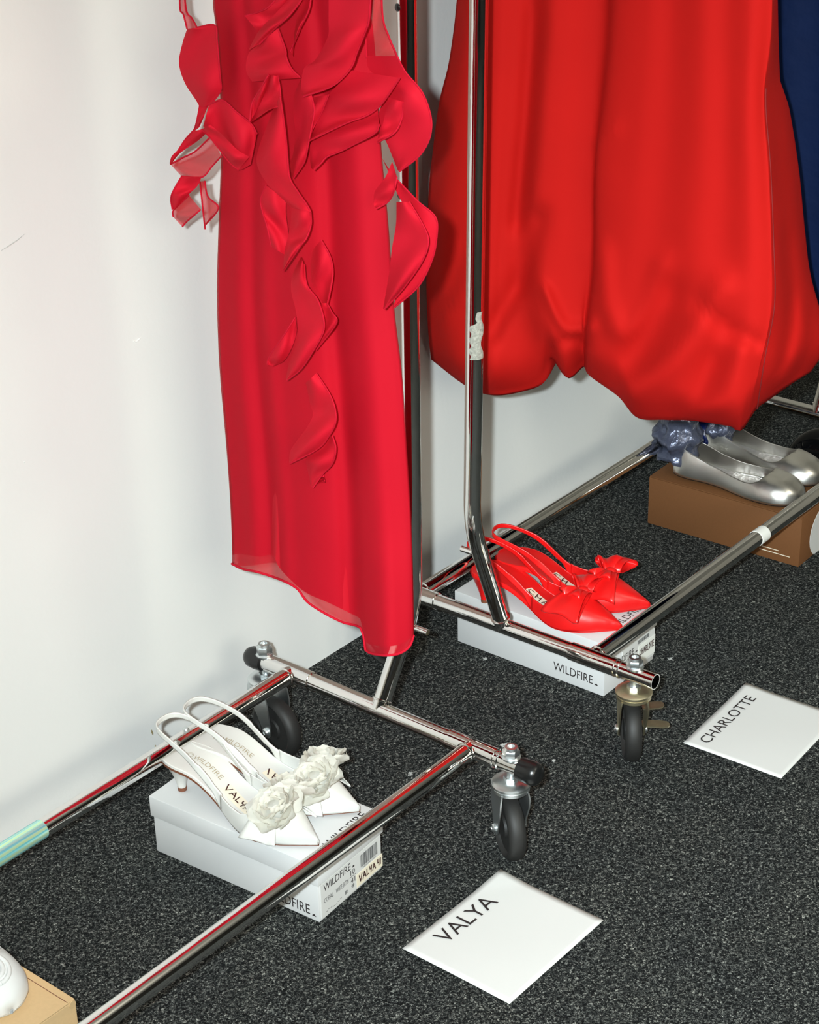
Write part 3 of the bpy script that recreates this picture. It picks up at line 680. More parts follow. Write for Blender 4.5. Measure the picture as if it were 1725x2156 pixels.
def insole_strokes(root, zs, cy, S, x0, ln, h, y0, wdt, m, name='handwriting', ang=0.0):
    mb = MB()
    for pl in S:
        for (a, b), (c, d) in zip(pl[:-1], pl[1:]):
            xa, xb = x0+a*ln, x0+c*ln; ya, yb = y0+(b-.5)*h+ang*a*ln, y0+(d-.5)*h+ang*c*ln
            p = Vector((xa, cy(xa)+ya, zs(xa)+0.0072)); q = Vector((xb, cy(xb)+yb, zs(xb)+0.0072))
            t = (q-p).normalized(); nrm = t.cross(Vector((0, 0, 1)))*wdt/2; p -= t*wdt*.4; q += t*wdt*.4
            mb.add([p-nrm, q-nrm, q+nrm, p+nrm], [(0, 1, 2, 3)])
    mb.build(name, m, root, smooth=False)
def insole_patch(root, zs, cy, x0, x1, y0, y1, m, name, label=None, slant=0.0):
    rows = []
    for k in range(9):
        t = k/8; x = x0+(x1-x0)*t
        rows.append([(x+slant*c, cy(x)+y0+(y1-y0)*c, zs(x+slant*c)+0.0056) for c in (0, .33, .66, 1)])
    MB().grid(rows).build(name, m, root, label=label)
def white_shoe(label, toe, back, seed, txt, zb=0.0942):
    L, hh = 0.262, 0.058
    t = place_shoe('slingback_shoe', label, 'white satin slingbacks with flowers', toe, back, zb, hh, L)
    zs, wd, cy, hf = pump(t, L, hh, 'point', M['white_satin'], M['white_insole'], M['brown_sole'], strap_z=(0.101, 0.109))
    insole_text(t, zs, cy, 'WILDFIRE', 0.044, 0.092, 0.0085, 0.002, M['gold_ink'])
    mb = MB(); rows = [[(0.036+r*0.0058*math.cos(a), cy(.036)+0.002+r*0.0058*math.sin(a), zs(0.036)+0.0052) for a in np.linspace(0, 2*math.pi, 25)[:-1]] for r in (1, 0.88)]
    mb.grid(rows, closed=True); rows = [[(0.036+r*0.0036*math.cos(a), cy(.036)+0.002+r*0.0036*math.sin(a), zs(0.036)+0.0052) for a in np.linspace(0.5, 5.4, 19)] for r in (1, 0.84)]
    mb.grid(rows).build('insole_emblem', M['gold_ink'], t, smooth=False)
    insole_patch(t, zs, cy, *txt['patch'], M['cream_tape'], 'name_sticker', 'cream sticker with handwriting', slant=0.004)
    insole_strokes(t, zs, cy, txt['S'], txt['x0'], txt['ln'], txt['h'], txt['y0'], 0.0021, M['pen'], ang=txt.get('ang', 0))
    # wide satin bow lying across the toe
    bx = 0.705*L
    for sg, lnb, dr in ((-1, 0.062, 0.018), (1, 0.056, 0.020)):
        rows = bow_lobe(lnb, 0.020, 0.056, 0.006, dr, seed=seed+sg, wav=0.0015)
        Mx = Matrix.Translation((bx+0.003, cy(bx), zs(bx)+hf(bx)+0.004)) @ Matrix.Rotation(math.radians(-12*sg), 4, 'Z') @ Matrix.Rotation(math.radians(-22*sg), 4, 'X') @ Matrix.Scale(sg, 4, (0, 1, 0))
        o = MB().grid(rows, Mx).build('bow_loop', M['white_satin'], t); solid(o, 0.0008)
    flower(t, Vector((bx+0.022, cy(bx)-0.017, zs(bx)+hf(bx)-0.002)), (-0.05, -0.45, 1), 0.046, seed, 28)
    flower(t, Vector((bx+0.008, cy(bx)+0.024, zs(bx)+hf(bx)-0.002)), (-0.15, 0.25, 1), 0.044, seed+5, 28)
    return t
white_shoe('white satin slingback with flower, nearer the camera, on the left of its pair', (671, 1779), (352, 1578), 3,
    dict(patch=(0.100, 0.172, -0.013, 0.006), S=VALYA, x0=0.103, ln=0.053, h=0.0095, y0=-0.003, ang=-0.03))
S16 = [[(0, 1), (0.25, 0.0)], [(0.65, 1), (0.7, 0.1)], [(0.7, 0.5), (1.0, 0.55), (1.0, 0)]]
white_shoe('white satin slingback with flower, beside the dark carpet, on the right of its pair', (758, 1708), (412, 1547), 11,
    dict(patch=(0.112, 0.134, -0.010, 0.008), S=S16, x0=0.116, ln=0.014, h=0.010, y0=-0.001))
def red_shoe(label, toe, back, seed, letters, zb=0.0972):
    L, hh = 0.258, 0.058
    t = place_shoe('slingback_shoe', label, 'red satin slingbacks with bows', toe, back, zb, hh, L)
    zs, wd, cy, hf = pump(t, L, hh, 'point', M['red_satin'], M['red_insole'], M['red_satin'], strap_z=(0.100, 0.107))
    insole_patch(t, zs, cy, 0.092, 0.165, -0.0120, 0.0075, M['cream_tape'], 'name_sticker', 'pale sticker with handwriting', slant=0.006)
    insole_strokes(t, zs, cy, letters, 0.098, 0.085, 0.0100, -0.002, 0.0022, M['pen'])
    bx = 0.745*L; top = zs(bx)+hf(bx)
    for sg, lnb, dr, yaw in ((-1, 0.066, 0.020, -14), (1, 0.060, 0.016, 12)):
        rows = bow_lobe(lnb, 0.020, 0.070, 0.020, dr, seed=seed+sg, wav=0.0030)
        Mx = Matrix.Translation((bx+0.004, cy(bx), top+0.014)) @ Matrix.Rotation(math.radians(yaw), 4, 'Z') @ Matrix.Rotation(math.radians(4*sg), 4, 'X') @ Matrix.Scale(sg, 4, (0, 1, 0))
        o = MB().grid(rows, Mx).build('bow_loop', M['red_satin'], t); solid(o, 0.0008)
    for k, (yaw, rx, ln_, dz) in enumerate(((-28, -38, 0.036, 0.011), (152, 38, 0.034, 0.012))):       # crumpled upper loops
        sg = -1 if k == 0 else 1
        rows = bow_lobe(ln_, 0.014, 0.044, 0.016, 0.000, seed=seed*2+k, wav=0.006)
        Mx = Matrix.Translation((bx-0.004, cy(bx), top+dz)) @ Matrix.Rotation(math.radians(18*sg), 4, 'Z') @ Matrix.Rotation(math.radians(14*sg), 4, 'X') @ Matrix.Scale(sg, 4, (0, 1, 0))
        o = MB().grid(rows, Mx).build('bow_loop', M['red_satin'], t); solid(o, 0.0008)
    rows = []
    for i in range(10):
        ph = math.pi*i/9; rows.append([((0.0105+0.0018*math.sin(4*k+i*2+seed))*math.sin(ph)*math.cos(2*math.pi*k/18), 0.0085*math.sin(ph)*math.sin(2*math.pi*k/18), 0.0075*math.cos(ph)) for k in range(18)])
    MB().grid(rows, Matrix.Translation((bx-0.002, cy(bx), top+0.014)), closed=True).build('bow_knot', M['red_satin'], t, angle=180)
    return t
red_shoe('red satin slingback with bow, nearer the camera, beside the rack post', (1309, 1325), (1036, 1204), 2, CHARL[:10])
red_shoe('red satin slingback with bow, farther of its pair, behind the other', (1369, 1279), (1062, 1172), 5, CHARL[:4])

def silver_shoe(label, toe, back, seed, zb=0.0977):
    L, hh = 0.258, 0.010
    t = place_shoe('ballet_flat', label, 'silver flat shoes', toe, back, zb, hh, L)
    zs, wd, cy, hf = pump(t, L, hh, 'round', M['silver'], M['silver_lining'], M['black_plastic'], heel=False, sling=False)
    return t, zs
sA, zsA = silver_shoe('silver leather flat shoe, nearer the camera, on the brown box', (1694, 1056), (1410, 978), 1)
sB, zsB = silver_shoe('silver leather flat shoe, farther one, partly behind the red hem', (1735, 1016), (1468, 930), 2)
def organza(root, c, R, H, seed):
    """gathered organza cuff standing at the heel"""
    rows = []; rnd = random.Random(seed); ph = [rnd.uniform(0, 6) for _ in range(6)]
    for i in range(26):
        z = i/25; r0 = R*(0.55+0.55*math.sin(math.pi*(0.18+0.75*z)))*(1+0.13*math.sin(z*15+ph[0]))
        row = []
        for k in range(48):
            a = 2*math.pi*k/48
            r = r0*(1+0.07*math.sin(5*a+ph[1]+4*z)+0.07*math.sin(11*a+ph[2]-3*z)*math.sin(z*8+ph[5])+0.03*math.sin(19*a+ph[3]+6*z))
            row.append((c[0]+r*math.cos(a), c[1]+r*math.sin(a)*1.05, c[2]+H*z+0.004*math.sin(3*a+ph[4]+z*6)))
        rows.append(row)
    o = MB().grid(rows, closed=True).build('ankle_ruffle', M['slate_organza'], root, angle=180, label='gathered slate blue organza')
    return o
organza(sA, (0.004, -0.002, 0.030), 0.037, 0.105, 4)
organza(sB, (0.030, 0.0, 0.030), 0.032, 0.085, 9)
# blue ribbon tail between the two cuffs
mb = MB(); rows = [[(0.020+0.004*math.sin(k*.9)+c*0.020, 0.040+0.003*math.cos(k), 0.045+k*0.006) for c in (0, .33, .66, 1)] for k in range(12)]
o = mb.grid(rows).build('ribbon_tail', M['blue_satin'], sA, label='dark blue ribbon'); solid(o, 0.002)

# white rounded shoe on the kraft box, cut by the left edge
def white_flat():
    L = 0.24; T = Vector(at(24, 2124, z=0.106)); ang = math.radians(-97)
    org = T-Vector((math.cos(ang), math.sin(ang), 0))*L
    t = thing('slip_on_shoe', 'rounded white shoe on the tan box at the left edge', 'shoe', (org.x, org.y, 0.0942), ang)
    zs, wd, cy, hf = pump(t, L, 0.010, 'round', M['white_leather'], M['white_insole'], M['white_leather'], heel=False, sling=False)
    for k, (a, r) in enumerate(((0.0, 0.023), (0.6, 0.016), (1.1, 0.009))):     # padded rings on the toe
        bx = 0.83*L; pts = [(bx+r*1.1*math.cos(q)-0.004, cy(bx)+r*math.sin(q), 0) for q in np.linspace(0, 2*math.pi, 33)]
        P = []
        for p in pts:
            x = min(p[0], L*0.97); yy = min(0.95, abs(p[1]-cy(bx))/max(0.004, wd(x))); P.append((p[0], p[1], zs(x)+hf(x)*math.sqrt(max(0, 1-yy**2.6))+0.0012))
        MB().tube(P, 0.0030, 10).build('padded_ring', M['white_leather'], t)
white_flat()

# glossy black shoe at the right edge, mostly outside the frame
def black_shoe():
    t = thing('patent_boot', 'glossy black patent boot cut by the right edge, beside the far rack foot', 'shoe', (1.165, -0.350, 0.0), math.radians(118))
    rows = []
    for i in range(22):                                            # rounded toe rising to the shaft
        u = i/21; x = 0.115-0.24*u; w_ = 0.050*math.sqrt(max(0, 1-(1-min(1, u/0.42))**2.2)); h = (0.088+0.05*max(0, u-0.35))*math.sqrt(max(0, 1-(1-min(1, u/0.38))**2.4))
        rows.append([(x, w_*math.cos(a), 0.006+max(0.0005, h*math.sin(a)**0.8)) for a in np.linspace(0, math.pi, 19)])
    MB().grid(rows).build('vamp', M['black_patent'], t, angle=180)
    MB().tube([(-0.075, 0, 0.05), (-0.075, 0, 0.12), (-0.08, 0, 0.24)], [0.048, 0.047, 0.052], 28, cap=False).build('shaft', M['black_patent'], t)
    rows = [[(0.112-0.24*k/15, c*0.051*math.sqrt(max(0.01, 1-(1-min(1, k/15/0.42))**2.2)), z) for (c, z) in ((-1, 0.0005), (1, 0.0005), (1, 0.008), (-1, 0.008))] for k in range(16)]
    MB().grid(rows, closed=True).build('sole', M['black_plastic'], t)
black_shoe()

# ------------------------------------------------------------------ hangers
def hanger(label, x, zsh, half):
    t = thing('clothes_hanger', label, 'hanger', (x, -0.332, zsh))
    pts = [(0, -half, -0.045), (0, -half*0.6, -0.012), (0, -0.02, 0.012), (0, 0.02, 0.012), (0, half*0.6, -0.012), (0, half, -0.045)]
    MB().tube([tuple(p) for p in cr(pts, 24)], 0.007, 12).build('shoulder_bar', M['wood'], t)
    r = 0.0195; top = ZT-zsh
    hk = [(0, 0, 0.012), (0, 0, top-0.045)]+[(0, r*math.cos(a), top+r*math.sin(a)-0.004) for a in np.linspace(-0.9, math.pi+0.3, 16)]
    MB().tube(hk, 0.002, 8).build('hook', M['chrome'], t)

# ------------------------------------------------------------------ crimson ruffled dress
XD = -0.335
d1 = thing('ruffled_dress', 'crimson chiffon dress with cascading ruffles hanging on the left rack', 'dress', (XD, -0.332, 0.32))
d1o = Vector(d1.location)
LEFT = [(462, -420), (452, -150), (448, 0), (455, 60), (461, 150), (466, 260), (465, 345), (460, 480), (456, 640), (457, 800), (467, 950), (477, 1080), (486, 1170), (489, 1186)]
RIGHT = [(770, -420), (778, -150), (778, 0), (786, 60), (793, 150), (800, 260), (806, 345), (818, 470), (830, 640), (845, 790), (852, 950), (860, 1090), (867, 1260), (872, 1330)]
HEM = [(489, 1188), (512, 1199), (545, 1206), (590, 1221), (626, 1240), (648, 1268), (684, 1292), (722, 1311), (762, 1325), (769, 1368), (800, 1380), (838, 1378), (863, 1362), (872, 1338)]
HU = [0, .06, .14, .26, .36, .42, .51, .61, .705, .73, .80, .90, .96, 1.0]
HEML = [(489, 1168), (510, 1166), (545, 1172), (574, 1170), (592, 1200), (640, 1245), (690, 1268), (735, 1290), (760, 1306), (769, 1350), (800, 1360), (838, 1358), (862, 1345), (872, 1325)]
HUF = cr([(q, 0) for q in HU], 160)[:, 0]
HMS = {id(h): cr(h, 160) for h in (HEM, HEML)}
def fold1(u, v):
    """how far the cloth stands off the hanging plane, towards the camera"""
    g = 0.25+0.75*v
    f = 0.022*math.sin(math.pi*u)**0.7
    f += g*(0.016*math.exp(-((u-0.83)/0.10)**2)-0.012*math.exp(-((u-0.655)/0.05)**2)+0.007*math.exp(-((u-0.12)/0.045)**2)+0.006*math.exp(-((u-(0.24+0.06*v))/0.04)**2)-0.006*math.exp(-((u-(0.185+0.03*v))/0.03)**2)+0.005*math.sin(u*13+v*2.0)*math.sin(math.pi*u))
    if v > 0.86: f += (v-0.86)*0.10*math.exp(-((u-0.86)/0.13)**2)
    return f
def body(name, m, hem, off, label=None, inset=0.0):
    nv, nu = 60, 61; rows = []
    l = cr(LEFT, 200); r = cr(RIGHT, 200)
    yl, yr = l[:, 1], r[:, 1]
    for i in range(nv):
        v = i/(nv-1); row = []
        for j in range(nu):
            u = j/(nu-1)
            hx, hy = float(np.interp(u, HUF, HMS[id(hem)][:, 0])), float(np.interp(u, HUF, HMS[id(hem)][:, 1]))
            py = -420+(hy+420)*v
            pl = ip(min(py, 1186), yl, l[:, 0])+inset; pr = ip(min(py, 1330), yr, r[:, 0])-inset
            px = pl+(pr-pl)*u
            k = max(0, (v-0.62)/0.38)**1.5; px = px*(1-k)+hx*k
            row.append(Vector(at(px, py, x=XD-fold1(u, v)-off+0.004))-d1o)
        rows.append(row)
    return rows
def back_rows(front, depth):
    out = []
    for r in front:
        n_ = len(r)-1; o_ = []
        for j, p in enumerate(r):
            dx = depth*math.sin(math.pi*j/n_)**0.6; k_ = min(1, max(0, (j/n_-0.25)/0.6))
            e_ = (1-math.sin(math.pi*j/n_))**6                     # meet the front layer at both side edges
            o_.append(Vector((p.x*e_+dx*(1-e_), p.y+dx*1.15*k_, p.z)))
        out.append(o_)
    return out
rows = body('lining', None, HEML, -0.006, inset=3)
mb = MB().grid([a+b[::-1][1:-1] for a, b in zip(rows, back_rows(rows, 0.030))], closed=True); mb.build('lining', M['crimson_lining'], d1, angle=180)
rows = body('outer', None, HEM, 0.0)
mb = MB().grid([a+b[::-1][1:-1] for a, b in zip(rows, back_rows(rows, 0.040))], closed=True); mb.build('outer_layer', M['crimson_sheer'], d1, angle=180)
# rolled hem
hem_pts = [r for r in rows[-1]]
MB().tube([p+Vector((-0.0006, 0, 0.001)) for p in hem_pts], 0.0017, 8).build('hem', M['crimson_hem'], d1)
hanger('wooden hanger carrying the crimson ruffled dress, above the picture', XD+0.005, 1.475, 0.115)

def ruffle(A, B, la, lb, bul=0.008, sheer=False, n=34, m=11, wav=0.0040, hem=True):
    a = cr(A, n); b = cr(B, n); rows = []
    sd = (A[0][0]*13+B[0][1]*7) % 6.28
    for i in range(n):
        t = i/(n-1); row = []
        for j in range(m):
            s = j/(m-1); px, py = a[i]*(1-s)+b[i]*s
            lift = la+(lb-la)*s+bul*math.sin(math.pi*s)*(0.55+0.45*math.sin(t*9+sd))+wav*math.sin(t*6.5+s*3.2+sd)*min(1, s*2)
            row.append(Vector(at(px, py, x=XD-lift))-d1o)
        rows.append(row)
    o = MB().grid(rows).build('ruffle', M['crimson_sheer'] if sheer else M['crimson_ruffle'], d1, angle=180)
    if hem:
        MB().tube([r[-1] for r in rows], 0.0011, 6).build('ruffle_hem', M['crimson_hem'], o)
        if sheer: MB().tube([r[0] for r in rows], 0.0011, 6).build('ruffle_hem', M['crimson_hem'], o)
    return o
M['crimson_ruffle'] = mat('crimson_ruffle', (0.66, 0.010, 0.028), 0.75, 0.0, 0.12, trans=0.2, bump=(500, 0.10, 0.001), var=(12, 0.06))
RUF = [
 # left side, near the wall
 ([(379,-60),(379,16),(386,30),(394,61)], [(386,-60),(392,19),(404,38),(415,58)], .00, .004, dict(bul=.002, sheer=True)),
 ([(394,61),(385,88),(377,125),(380,150),(392,180),(412,210),(422,228)], [(415,58),(452,53),(457,85),(461,130),(464,165),(465,190),(446,218)], -.004, .012, dict(bul=.012)),
 ([(470,190),(440,222),(428,250),(420,268)], [(421,222),(416,248),(411,268),(405,280)], .006, .0, dict(bul=.004)),
 ([(447,268),(430,285),(412,300),(380,322),(361,345)], [(406,276),(390,294),(375,317),(363,330),(359,344)], .004, .010, dict(bul=.006)),
 ([(446,285),(412,318),(385,332),(359,346)], [(466,329),(446,351),(425,373),(382,371)], .001, .003, dict(bul=.003, sheer=True)),
 ([(425,372),(416,391),(397,410),(368,441)], [(383,371),(366,400),(360,418),(363,441)], .005, .011, dict(bul=.006)),
 ([(398,411),(372,436),(364,446),(365,457)], [(423,441),(408,454),(393,467),(384,477)], .002, .004, dict(bul=.003, sheer=True)),
 ([(421,382),(424,409),(427,438),(432,483)], [(431,381),(438,414),(460,438),(434,472)], .001, .004, dict(bul=.002, sheer=True)),
 ([(428,266),(452,290),(478,330),(502,357),(528,347)], [(440,221),(468,211),(498,236),(528,260),(541,282)], .020, .034, dict(bul=.014)),
 ([(444,262),(470,285),(500,315),(525,330)], [(425,272),(448,296),(482,340),(502,358)], .040, .030, dict(bul=.008)),
 # centre cascade
 ([(545,70),(562,58),(600,30),(640,-40)], [(516,34),(545,25),(571,10),(612,-40)], .022, .030, dict(bul=.006)),
 ([(640,-40),(590,18),(546,64),(523,106)], [(664,-40),(614,27),(582,57),(546,93)], .034, .046, dict(bul=.008)),
 ([(546,92),(525,110),(518,135),(520,155),(531,172)], [(585,60),(601,104),(603,122),(614,145),(633,164)], .024, .040, dict(bul=.010)),
 ([(640,-40),(628,20),(620,70),(618,120)], [(655,-40),(652,15),(632,60),(612,108)], .020, .034, dict(bul=.010)),
 ([(580,160),(562,190),(545,225),(527,258)], [(566,157),(548,188),(531,218),(526,256)], .034, .044, dict(bul=.004)),
 ([(566,158),(560,190),(545,225),(528,258)], [(585,160),(590,192),(590,222),(577,225)], .038, .046, dict(bul=.008)),
 ([(578,224),(563,262),(545,311),(540,338),(547,362),(567,392),(592,416),(613,437)], [(590,203),(597,250),(603,300),(606,340),(611,377),(630,408),(646,431),(654,446)], .036, .052, dict(bul=.012)),
 ([(612,437),(612,470),(606,500),(600,525),(596,569)], [(654,446),(655,472),(646,500),(632,519),(597,570)], .034, .050, dict(bul=.012)),
 ([(602,420),(602,450),(606,480),(608,510),(606,540)], [(560,390),(549,420),(554,450),(562,475),(572,520)], .024, .030, dict(bul=.008)),
 ([(634,165),(620,200),(618,240),(622,280),(618,320),(611,345),(616,372)], [(652,190),(662,230),(656,270),(649,305),(645,325),(639,345),(618,375)], .026, .040, dict(bul=.008)),
 ([(655,205),(640,240),(634,280),(630,310),(618,340)], [(692,200),(676,240),(660,268),(652,292),(645,318)], .024, .034, dict(bul=.006)),
 # right side
 ([(692,-60),(692,40),(690,78),(664,126),(641,143),(634,180),(637,201)], [(782,-60),(778,36),(769,68),(752,110),(738,145),(700,181),(639,203)], .040, .054, dict(bul=.014)),
 ([(741,148),(715,175),(692,200),(682,230),(666,262),(652,294)], [(842,164),(815,204),(797,226),(771,244),(730,259),(652,296)], .030, .044, dict(bul=.012)),
 ([(795,228),(762,248),(722,261),(682,278),(655,300),(653,330),(655,354)], [(799,262),(789,281),(742,306),(716,319),(689,330),(676,344),(662,358)], .024, .036, dict(bul=.008)),
 ([(786,-60),(781,30),(772,62),(771,92),(772,122)], [(803,-60),(806,35),(820,80),(832,108),(838,126)], .012, .012, dict(bul=.003, sheer=True)),
 ([(772,118),(775,142),(795,165),(815,190),(806,215),(797,242),(800,275),(815,302),(838,359)], [(836,118),(854,152),(881,183),(894,204),(905,235),(909,265),(902,298),(881,330),(841,361)], .016, .030, dict(bul=.014)),
 ([(818,205),(812,235),(806,262),(797,285)], [(850,215),(846,250),(830,280),(795,300)], .034, .038, dict(bul=.004)),
 ([(803,330),(818,362),(834,402),(852,442),(852,500),(846,560),(836,610),(829,644)], [(826,368),(855,398),(881,425),(917,457),(920,497),(910,547),(881,603),(831,647)], .008, .014, dict(bul=.006)),
 ([(835,425),(834,472),(826,520),(820,570),(812,620),(807,650)], [(862,425),(892,476),(902,508),(890,548),(851,605),(810,651)], .022, .036, dict(bul=.012)),
 ([(826,340),(812,372),(790,402),(786,428)], [(836,372),(830,402),(818,424),(792,440)], .016, .020, dict(bul=.004)),
 # lower cascade
 ([(655,530),(654,562),(657,595),(672,625),(686,650)], [(676,505),(695,540),(701,570),(698,600),(690,638)], .018, .026, dict(bul=.006)),
 ([(672,640),(676,665),(680,690),(664,728)], [(688,638),(699,658),(708,681),(666,737)], .026, .034, dict(bul=.004)),
 ([(634,540),(616,578),(613,612),(622,650),(627,690),(620,722),(609,761),(602,799)], [(640,556),(646,600),(668,630),(681,668),(681,699),(660,738),(634,777),(604,801)], .028, .044, dict(bul=.012)),
 ([(626,695),(618,724),(600,758),(576,771)], [(622,668),(596,709),(567,752),(563,768)], .020, .028, dict(bul=.006)),
 ([(644,806),(653,850),(659,874),(644,903),(613,946),(609,974)], [(666,786),(692,826),(705,858),(707,888),(694,916),(670,945),(611,976)], .020, .036, dict(bul=.012)),
 ([(690,918),(664,946),(645,966),(648,990),(655,1024)], [(700,917),(707,945),(700,976),(680,998),(659,1027)], .018, .030, dict(bul=.008)),
 ([(655,1010),(655,1022)], [(681,1003),(684,1014)], .016, .018, dict(bul=.001, sheer=True)),
]
for A, B, la, lb, kw in RUF: ruffle(A, B, la+0.012, lb+0.012, **kw)

# ------------------------------------------------------------------ red bubble-hem dress
d2 = thing('bubble_dress', 'bright red taffeta dress with a gathered bubble hem on the right rack', 'dress', (0.33, -0.332, 0.47))
d2o = Vector(d2.location)
COL = [ # x of the column, photo trace from top to hem
 (.255, [(978,-420),(966,-60),(948,115),(925,216),(910,331),(903,401),(900,501),(898,602),(902,700),(908,757)]),
 (.200, [(1005,-420),(990,0),(975,160),(955,300),(942,430),(938,550),(945,660),(958,745),(980,812)]),
 (.178, [(1050,-420),(1045,0),(1036,200),(1025,400),(1018,600),(1020,730),(1029,829)]),
 (.200, [(1090,-420),(1088,0),(1075,250),(1062,450),(1055,600),(1060,730),(1086,823)]),
 (.215, [(1128,-420),(1122,0),(1112,200),(1095,420),(1090,560),(1105,680),(1140,803)]),
 (.186, [(1162,-420),(1158,0),(1145,200),(1128,430),(1127,545),(1142,650),(1158,752)]),
 (.196, [(1200,-420),(1195,0),(1180,250),(1165,450),(1168,580),(1180,690),(1193,794)]),
 (.222, [(1240,-420),(1238,0),(1228,200),(1222,400),(1225,560),(1222,660),(1226,771)]),
 (.232, [(1275,-420),(1276,0),(1262,200),(1250,360),(1247,560),(1232,690),(1232,776)]),
 (.176, [(1300,-420),(1298,0),(1282,200),(1262,350),(1258,560),(1244,700),(1243,792)]),
 (.160, [(1365,-420),(1362,0),(1350,200),(1330,400),(1312,600),(1295,730),(1302,834)]),
 (.168, [(1420,-420),(1418,0),(1412,200),(1398,400),(1378,600),(1345,780),(1344,879)]),
 (.154, [(1480,-420),(1478,0),(1476,200),(1468,400),(1450,620),(1420,780),(1400,884)]),
 (.166, [(1530,-420),(1530,0),(1528,250),(1525,500),(1510,700),(1475,820),(1460,886)]),
 (.160, [(1582,-420),(1582,0),(1575,250),(1580,500),(1572,700),(1550,820),(1545,899)]),
 (.188, [(1620,-420),(1620,0),(1605,200),(1614,400),(1620,560),(1612,700),(1590,800),(1563,905)]),
 (.205, [(1627,-420),(1627,40),(1612,200),(1622,351),(1628,501),(1630,640),(1609,755),(1593,862)]),
 (.250, [(1629,-420),(1630,60),(1628,200),(1640,351),(1652,501),(1660,640),(1655,745),(1620,842)]),
 (.330, [(1631,-420),(1634,80),(1648,200),(1668,360),(1682,501),(1698,640),(1702,730),(1668,808)]),
 (.400, [(1632,-420),(1642,145),(1662,226),(1682,351),(1695,481),(1707,577),(1735,680),(1742,728),(1708,783)]),
]
NV = 60
CREASE = [ # photo trace of a soft fold, height towards the camera (m), width (px)
 ([(1520,610),(1445,735),(1340,815),(1296,838)], .013, 34), ([(1410,620),(1345,735),(1285,800)], -.010, 42), ([(1268,540),(1278,640),(1312,700),(1362,655),(1395,560)], .007, 24),
 ([(1132,460),(1098,590),(1035,700)], -.011, 24), ([(1085,640),(1050,720),(1040,790)], .006, 26), ([(1148,610),(1188,688),(1244,688)], .007, 13), ([(1160,735),(1200,716),(1236,724)], -.005, 9),
 ([(1470,640),(1530,690),(1592,722)], -.006, 16), ([(1300,270),(1262,302),(1256,306)], .004, 9), ([(1500,760),(1470,830),(1420,870)], -.005, 22), ([(1560,740),(1530,830),(1470,875)], .006, 24),
 ([(1130,20),(1112,240),(1090,470)], -.007, 20), ([(1660,500),(1668,650),(1650,770)], -.008, 16), ([(1690,640),(1688,720),(1650,800)], .006, 14), ([(940,640),(960,560),(985,500)], -.006, 18), ([(930,690),(960,640),(1000,600)], .005, 14)]
def seg_d(P, pl):
    best = np.full(len(P), 1e9)
    pl = cr(pl, 18)
    for a, b in zip(pl[:-1], pl[1:]):
        d = b-a; t = np.clip(((P-a)@d)/(d@d), 0, 1); best = np.minimum(best, np.hypot(*(P-(a+t[:, None]*d)).T))
    return best
FR = np.array([[(px, py, 0.182+(x-0.182)*(0.60 if x < 0.24 else 1.0)) for px, py in cr(pts, NV)] for x, pts in COL])      # columns x rows x (px,py,x)
NUF = 130
F2 = np.array([cr(FR[:, k, :], NUF) for k in range(NV)])                                                              # rows x cols
flat = F2[:, :, :2].reshape(-1, 2); off = np.zeros(len(flat))
for pl, h, wdt in CREASE: off += 1.5*h*np.exp(-(seg_d(flat, pl)/wdt)**2)
F2[:, :, 2] -= off.reshape(NV, NUF)
for k in range(NV):
    v = k/(NV-1)
    if v > 0.86: F2[k, :, 2] += 0.050*((v-0.86)/0.14)**2.2*np.clip((0.36-F2[k, :, 2])/0.12, 0, 1)
rows = []
for k in range(NV):
    fr = [np.array(at(*F2[k, q, :2], x=F2[k, q, 2])) for q in range(NUF)]
    bk = []
    for q in range(1, 24):
        t = q/24; p = fr[-1]*(1-t)+fr[0]*t; p = p.copy(); p[0] += 0.13*math.sin(math.pi*t)**0.7*(0.5+0.5*k/(NV-1))
        bk.append(p)
    rows.append([Vector(p)-d2o for p in fr+bk])
# tuck the hem under: inner rows rise towards the middle
last = rows[-1]; cx = Vector((0.02, 0, 0)); 
for (pull, rise) in ((0.035, -0.003), (0.09, 0.004), (0.17, 0.020), (0.26, 0.05)):
    row = []
    for p in last:
        c = Vector((cx.x, cx.y, p.z)); row.append(p+(c-p)*pull+Vector((0, 0, rise)))
    rows.append(row)
sk = MB().grid(rows, closed=True).build('skirt', M['red_taffeta'], d2, angle=180)
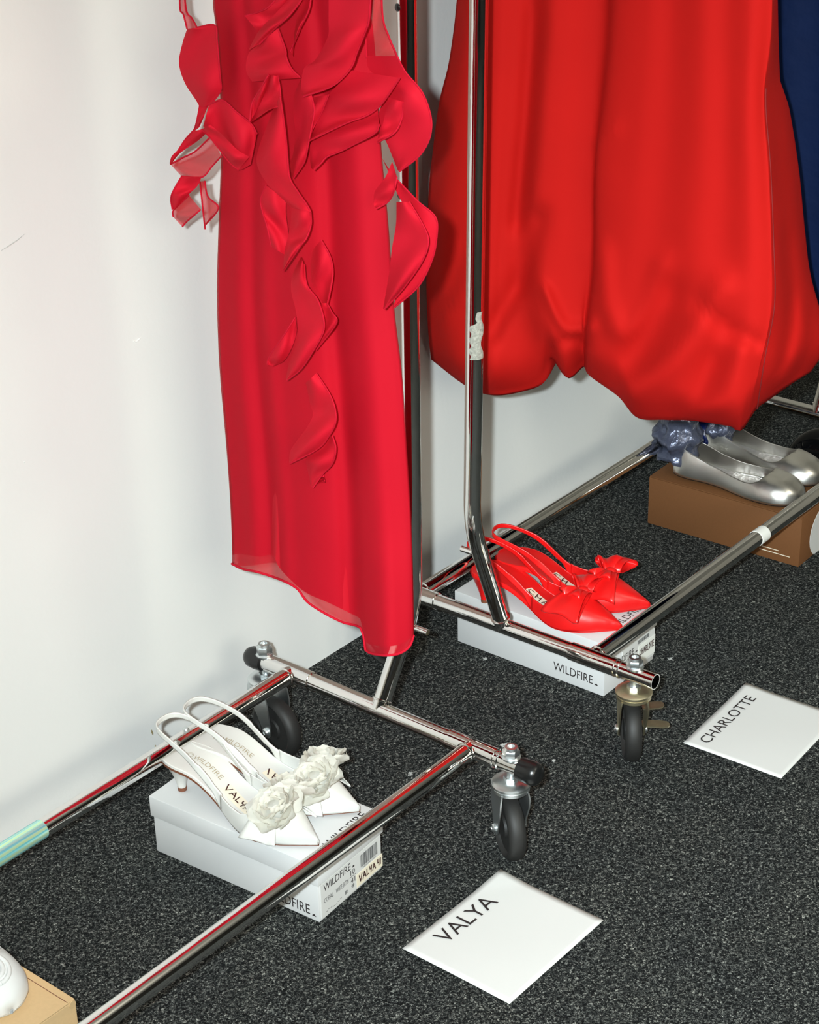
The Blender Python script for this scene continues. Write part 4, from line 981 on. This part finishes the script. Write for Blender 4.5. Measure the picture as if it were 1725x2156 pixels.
# side seam
seam = [rows[k][109]+Vector((-0.0010, -0.0006, 0)) for k in range(16, NV)]
MB().tube(seam, 0.0009, 6).build('seam', M['seam'], d2)
hanger('wooden hanger carrying the red dress, above the picture', 0.31, 1.475, 0.16)

# ------------------------------------------------------------------ navy dress behind
d3 = thing('navy_dress', 'dark navy dress hanging behind the red dress at the right edge', 'dress', (0.64, -0.332, 0.5))
d3o = Vector(d3.location); rows = []
for i in range(30):
    v = i/29; z = 1.42-0.88*v; hw = 0.20+0.10*v; row = []
    for k in range(72):
        a = 2*math.pi*k/72; pl = 1+0.10*math.sin(9*a+1.5*v)*v+0.04*math.sin(17*a)
        row.append(Vector((0.64+(0.05+0.055*v)*math.cos(a)*pl, -0.335+hw*math.sin(a)*(1+0.02*math.sin(9*a)), z))-d3o)
    rows.append(row)
sk3 = MB().grid(rows, closed=True).build('skirt', M['navy'], d3, angle=180)
rows = [[p+Vector((-0.002, 0, 0)) for p in rows[r]] for r in (9, 10)]
MB().grid(rows, closed=True).build('waist_band', M['navy'], d3, angle=180)
hanger('wooden hanger carrying the navy dress, above the picture', 0.64, 1.475, 0.15)

# ------------------------------------------------------------------ bits of lint on the carpet
for k, (px, py, s, lab) in enumerate(((1021, 1386, .010, 'grey fluff on the carpet beside the white shoebox of the red shoes'), (864, 1628, .011, 'grey fluff on the carpet under the left rack foot'), (1062, 1568, .014, 'pale thread on the carpet just behind the left rack front nut'), (1166, 1600, .008, 'tiny pale star of thread between the two front wheels'), (1412, 1385, .010, 'pale fluff on the carpet right of the white shoebox'))):
    P = at(px, py, z=0.003); rnd = random.Random(k); pts = []
    for q in range(30):
        a = rnd.uniform(0, 6.28); l = s*rnd.uniform(.1, .5); pts.append((l*math.cos(a), l*math.sin(a)*0.8, 0.0006+0.0020*rnd.random()))
    o = MB().tube([tuple(p) for p in cr(pts, 150)], 0.0003, 4).build('lint', M['lint']); o.location = (P[0], P[1], 0.0004); tag(o, lab, 'lint', 'bits of lint')
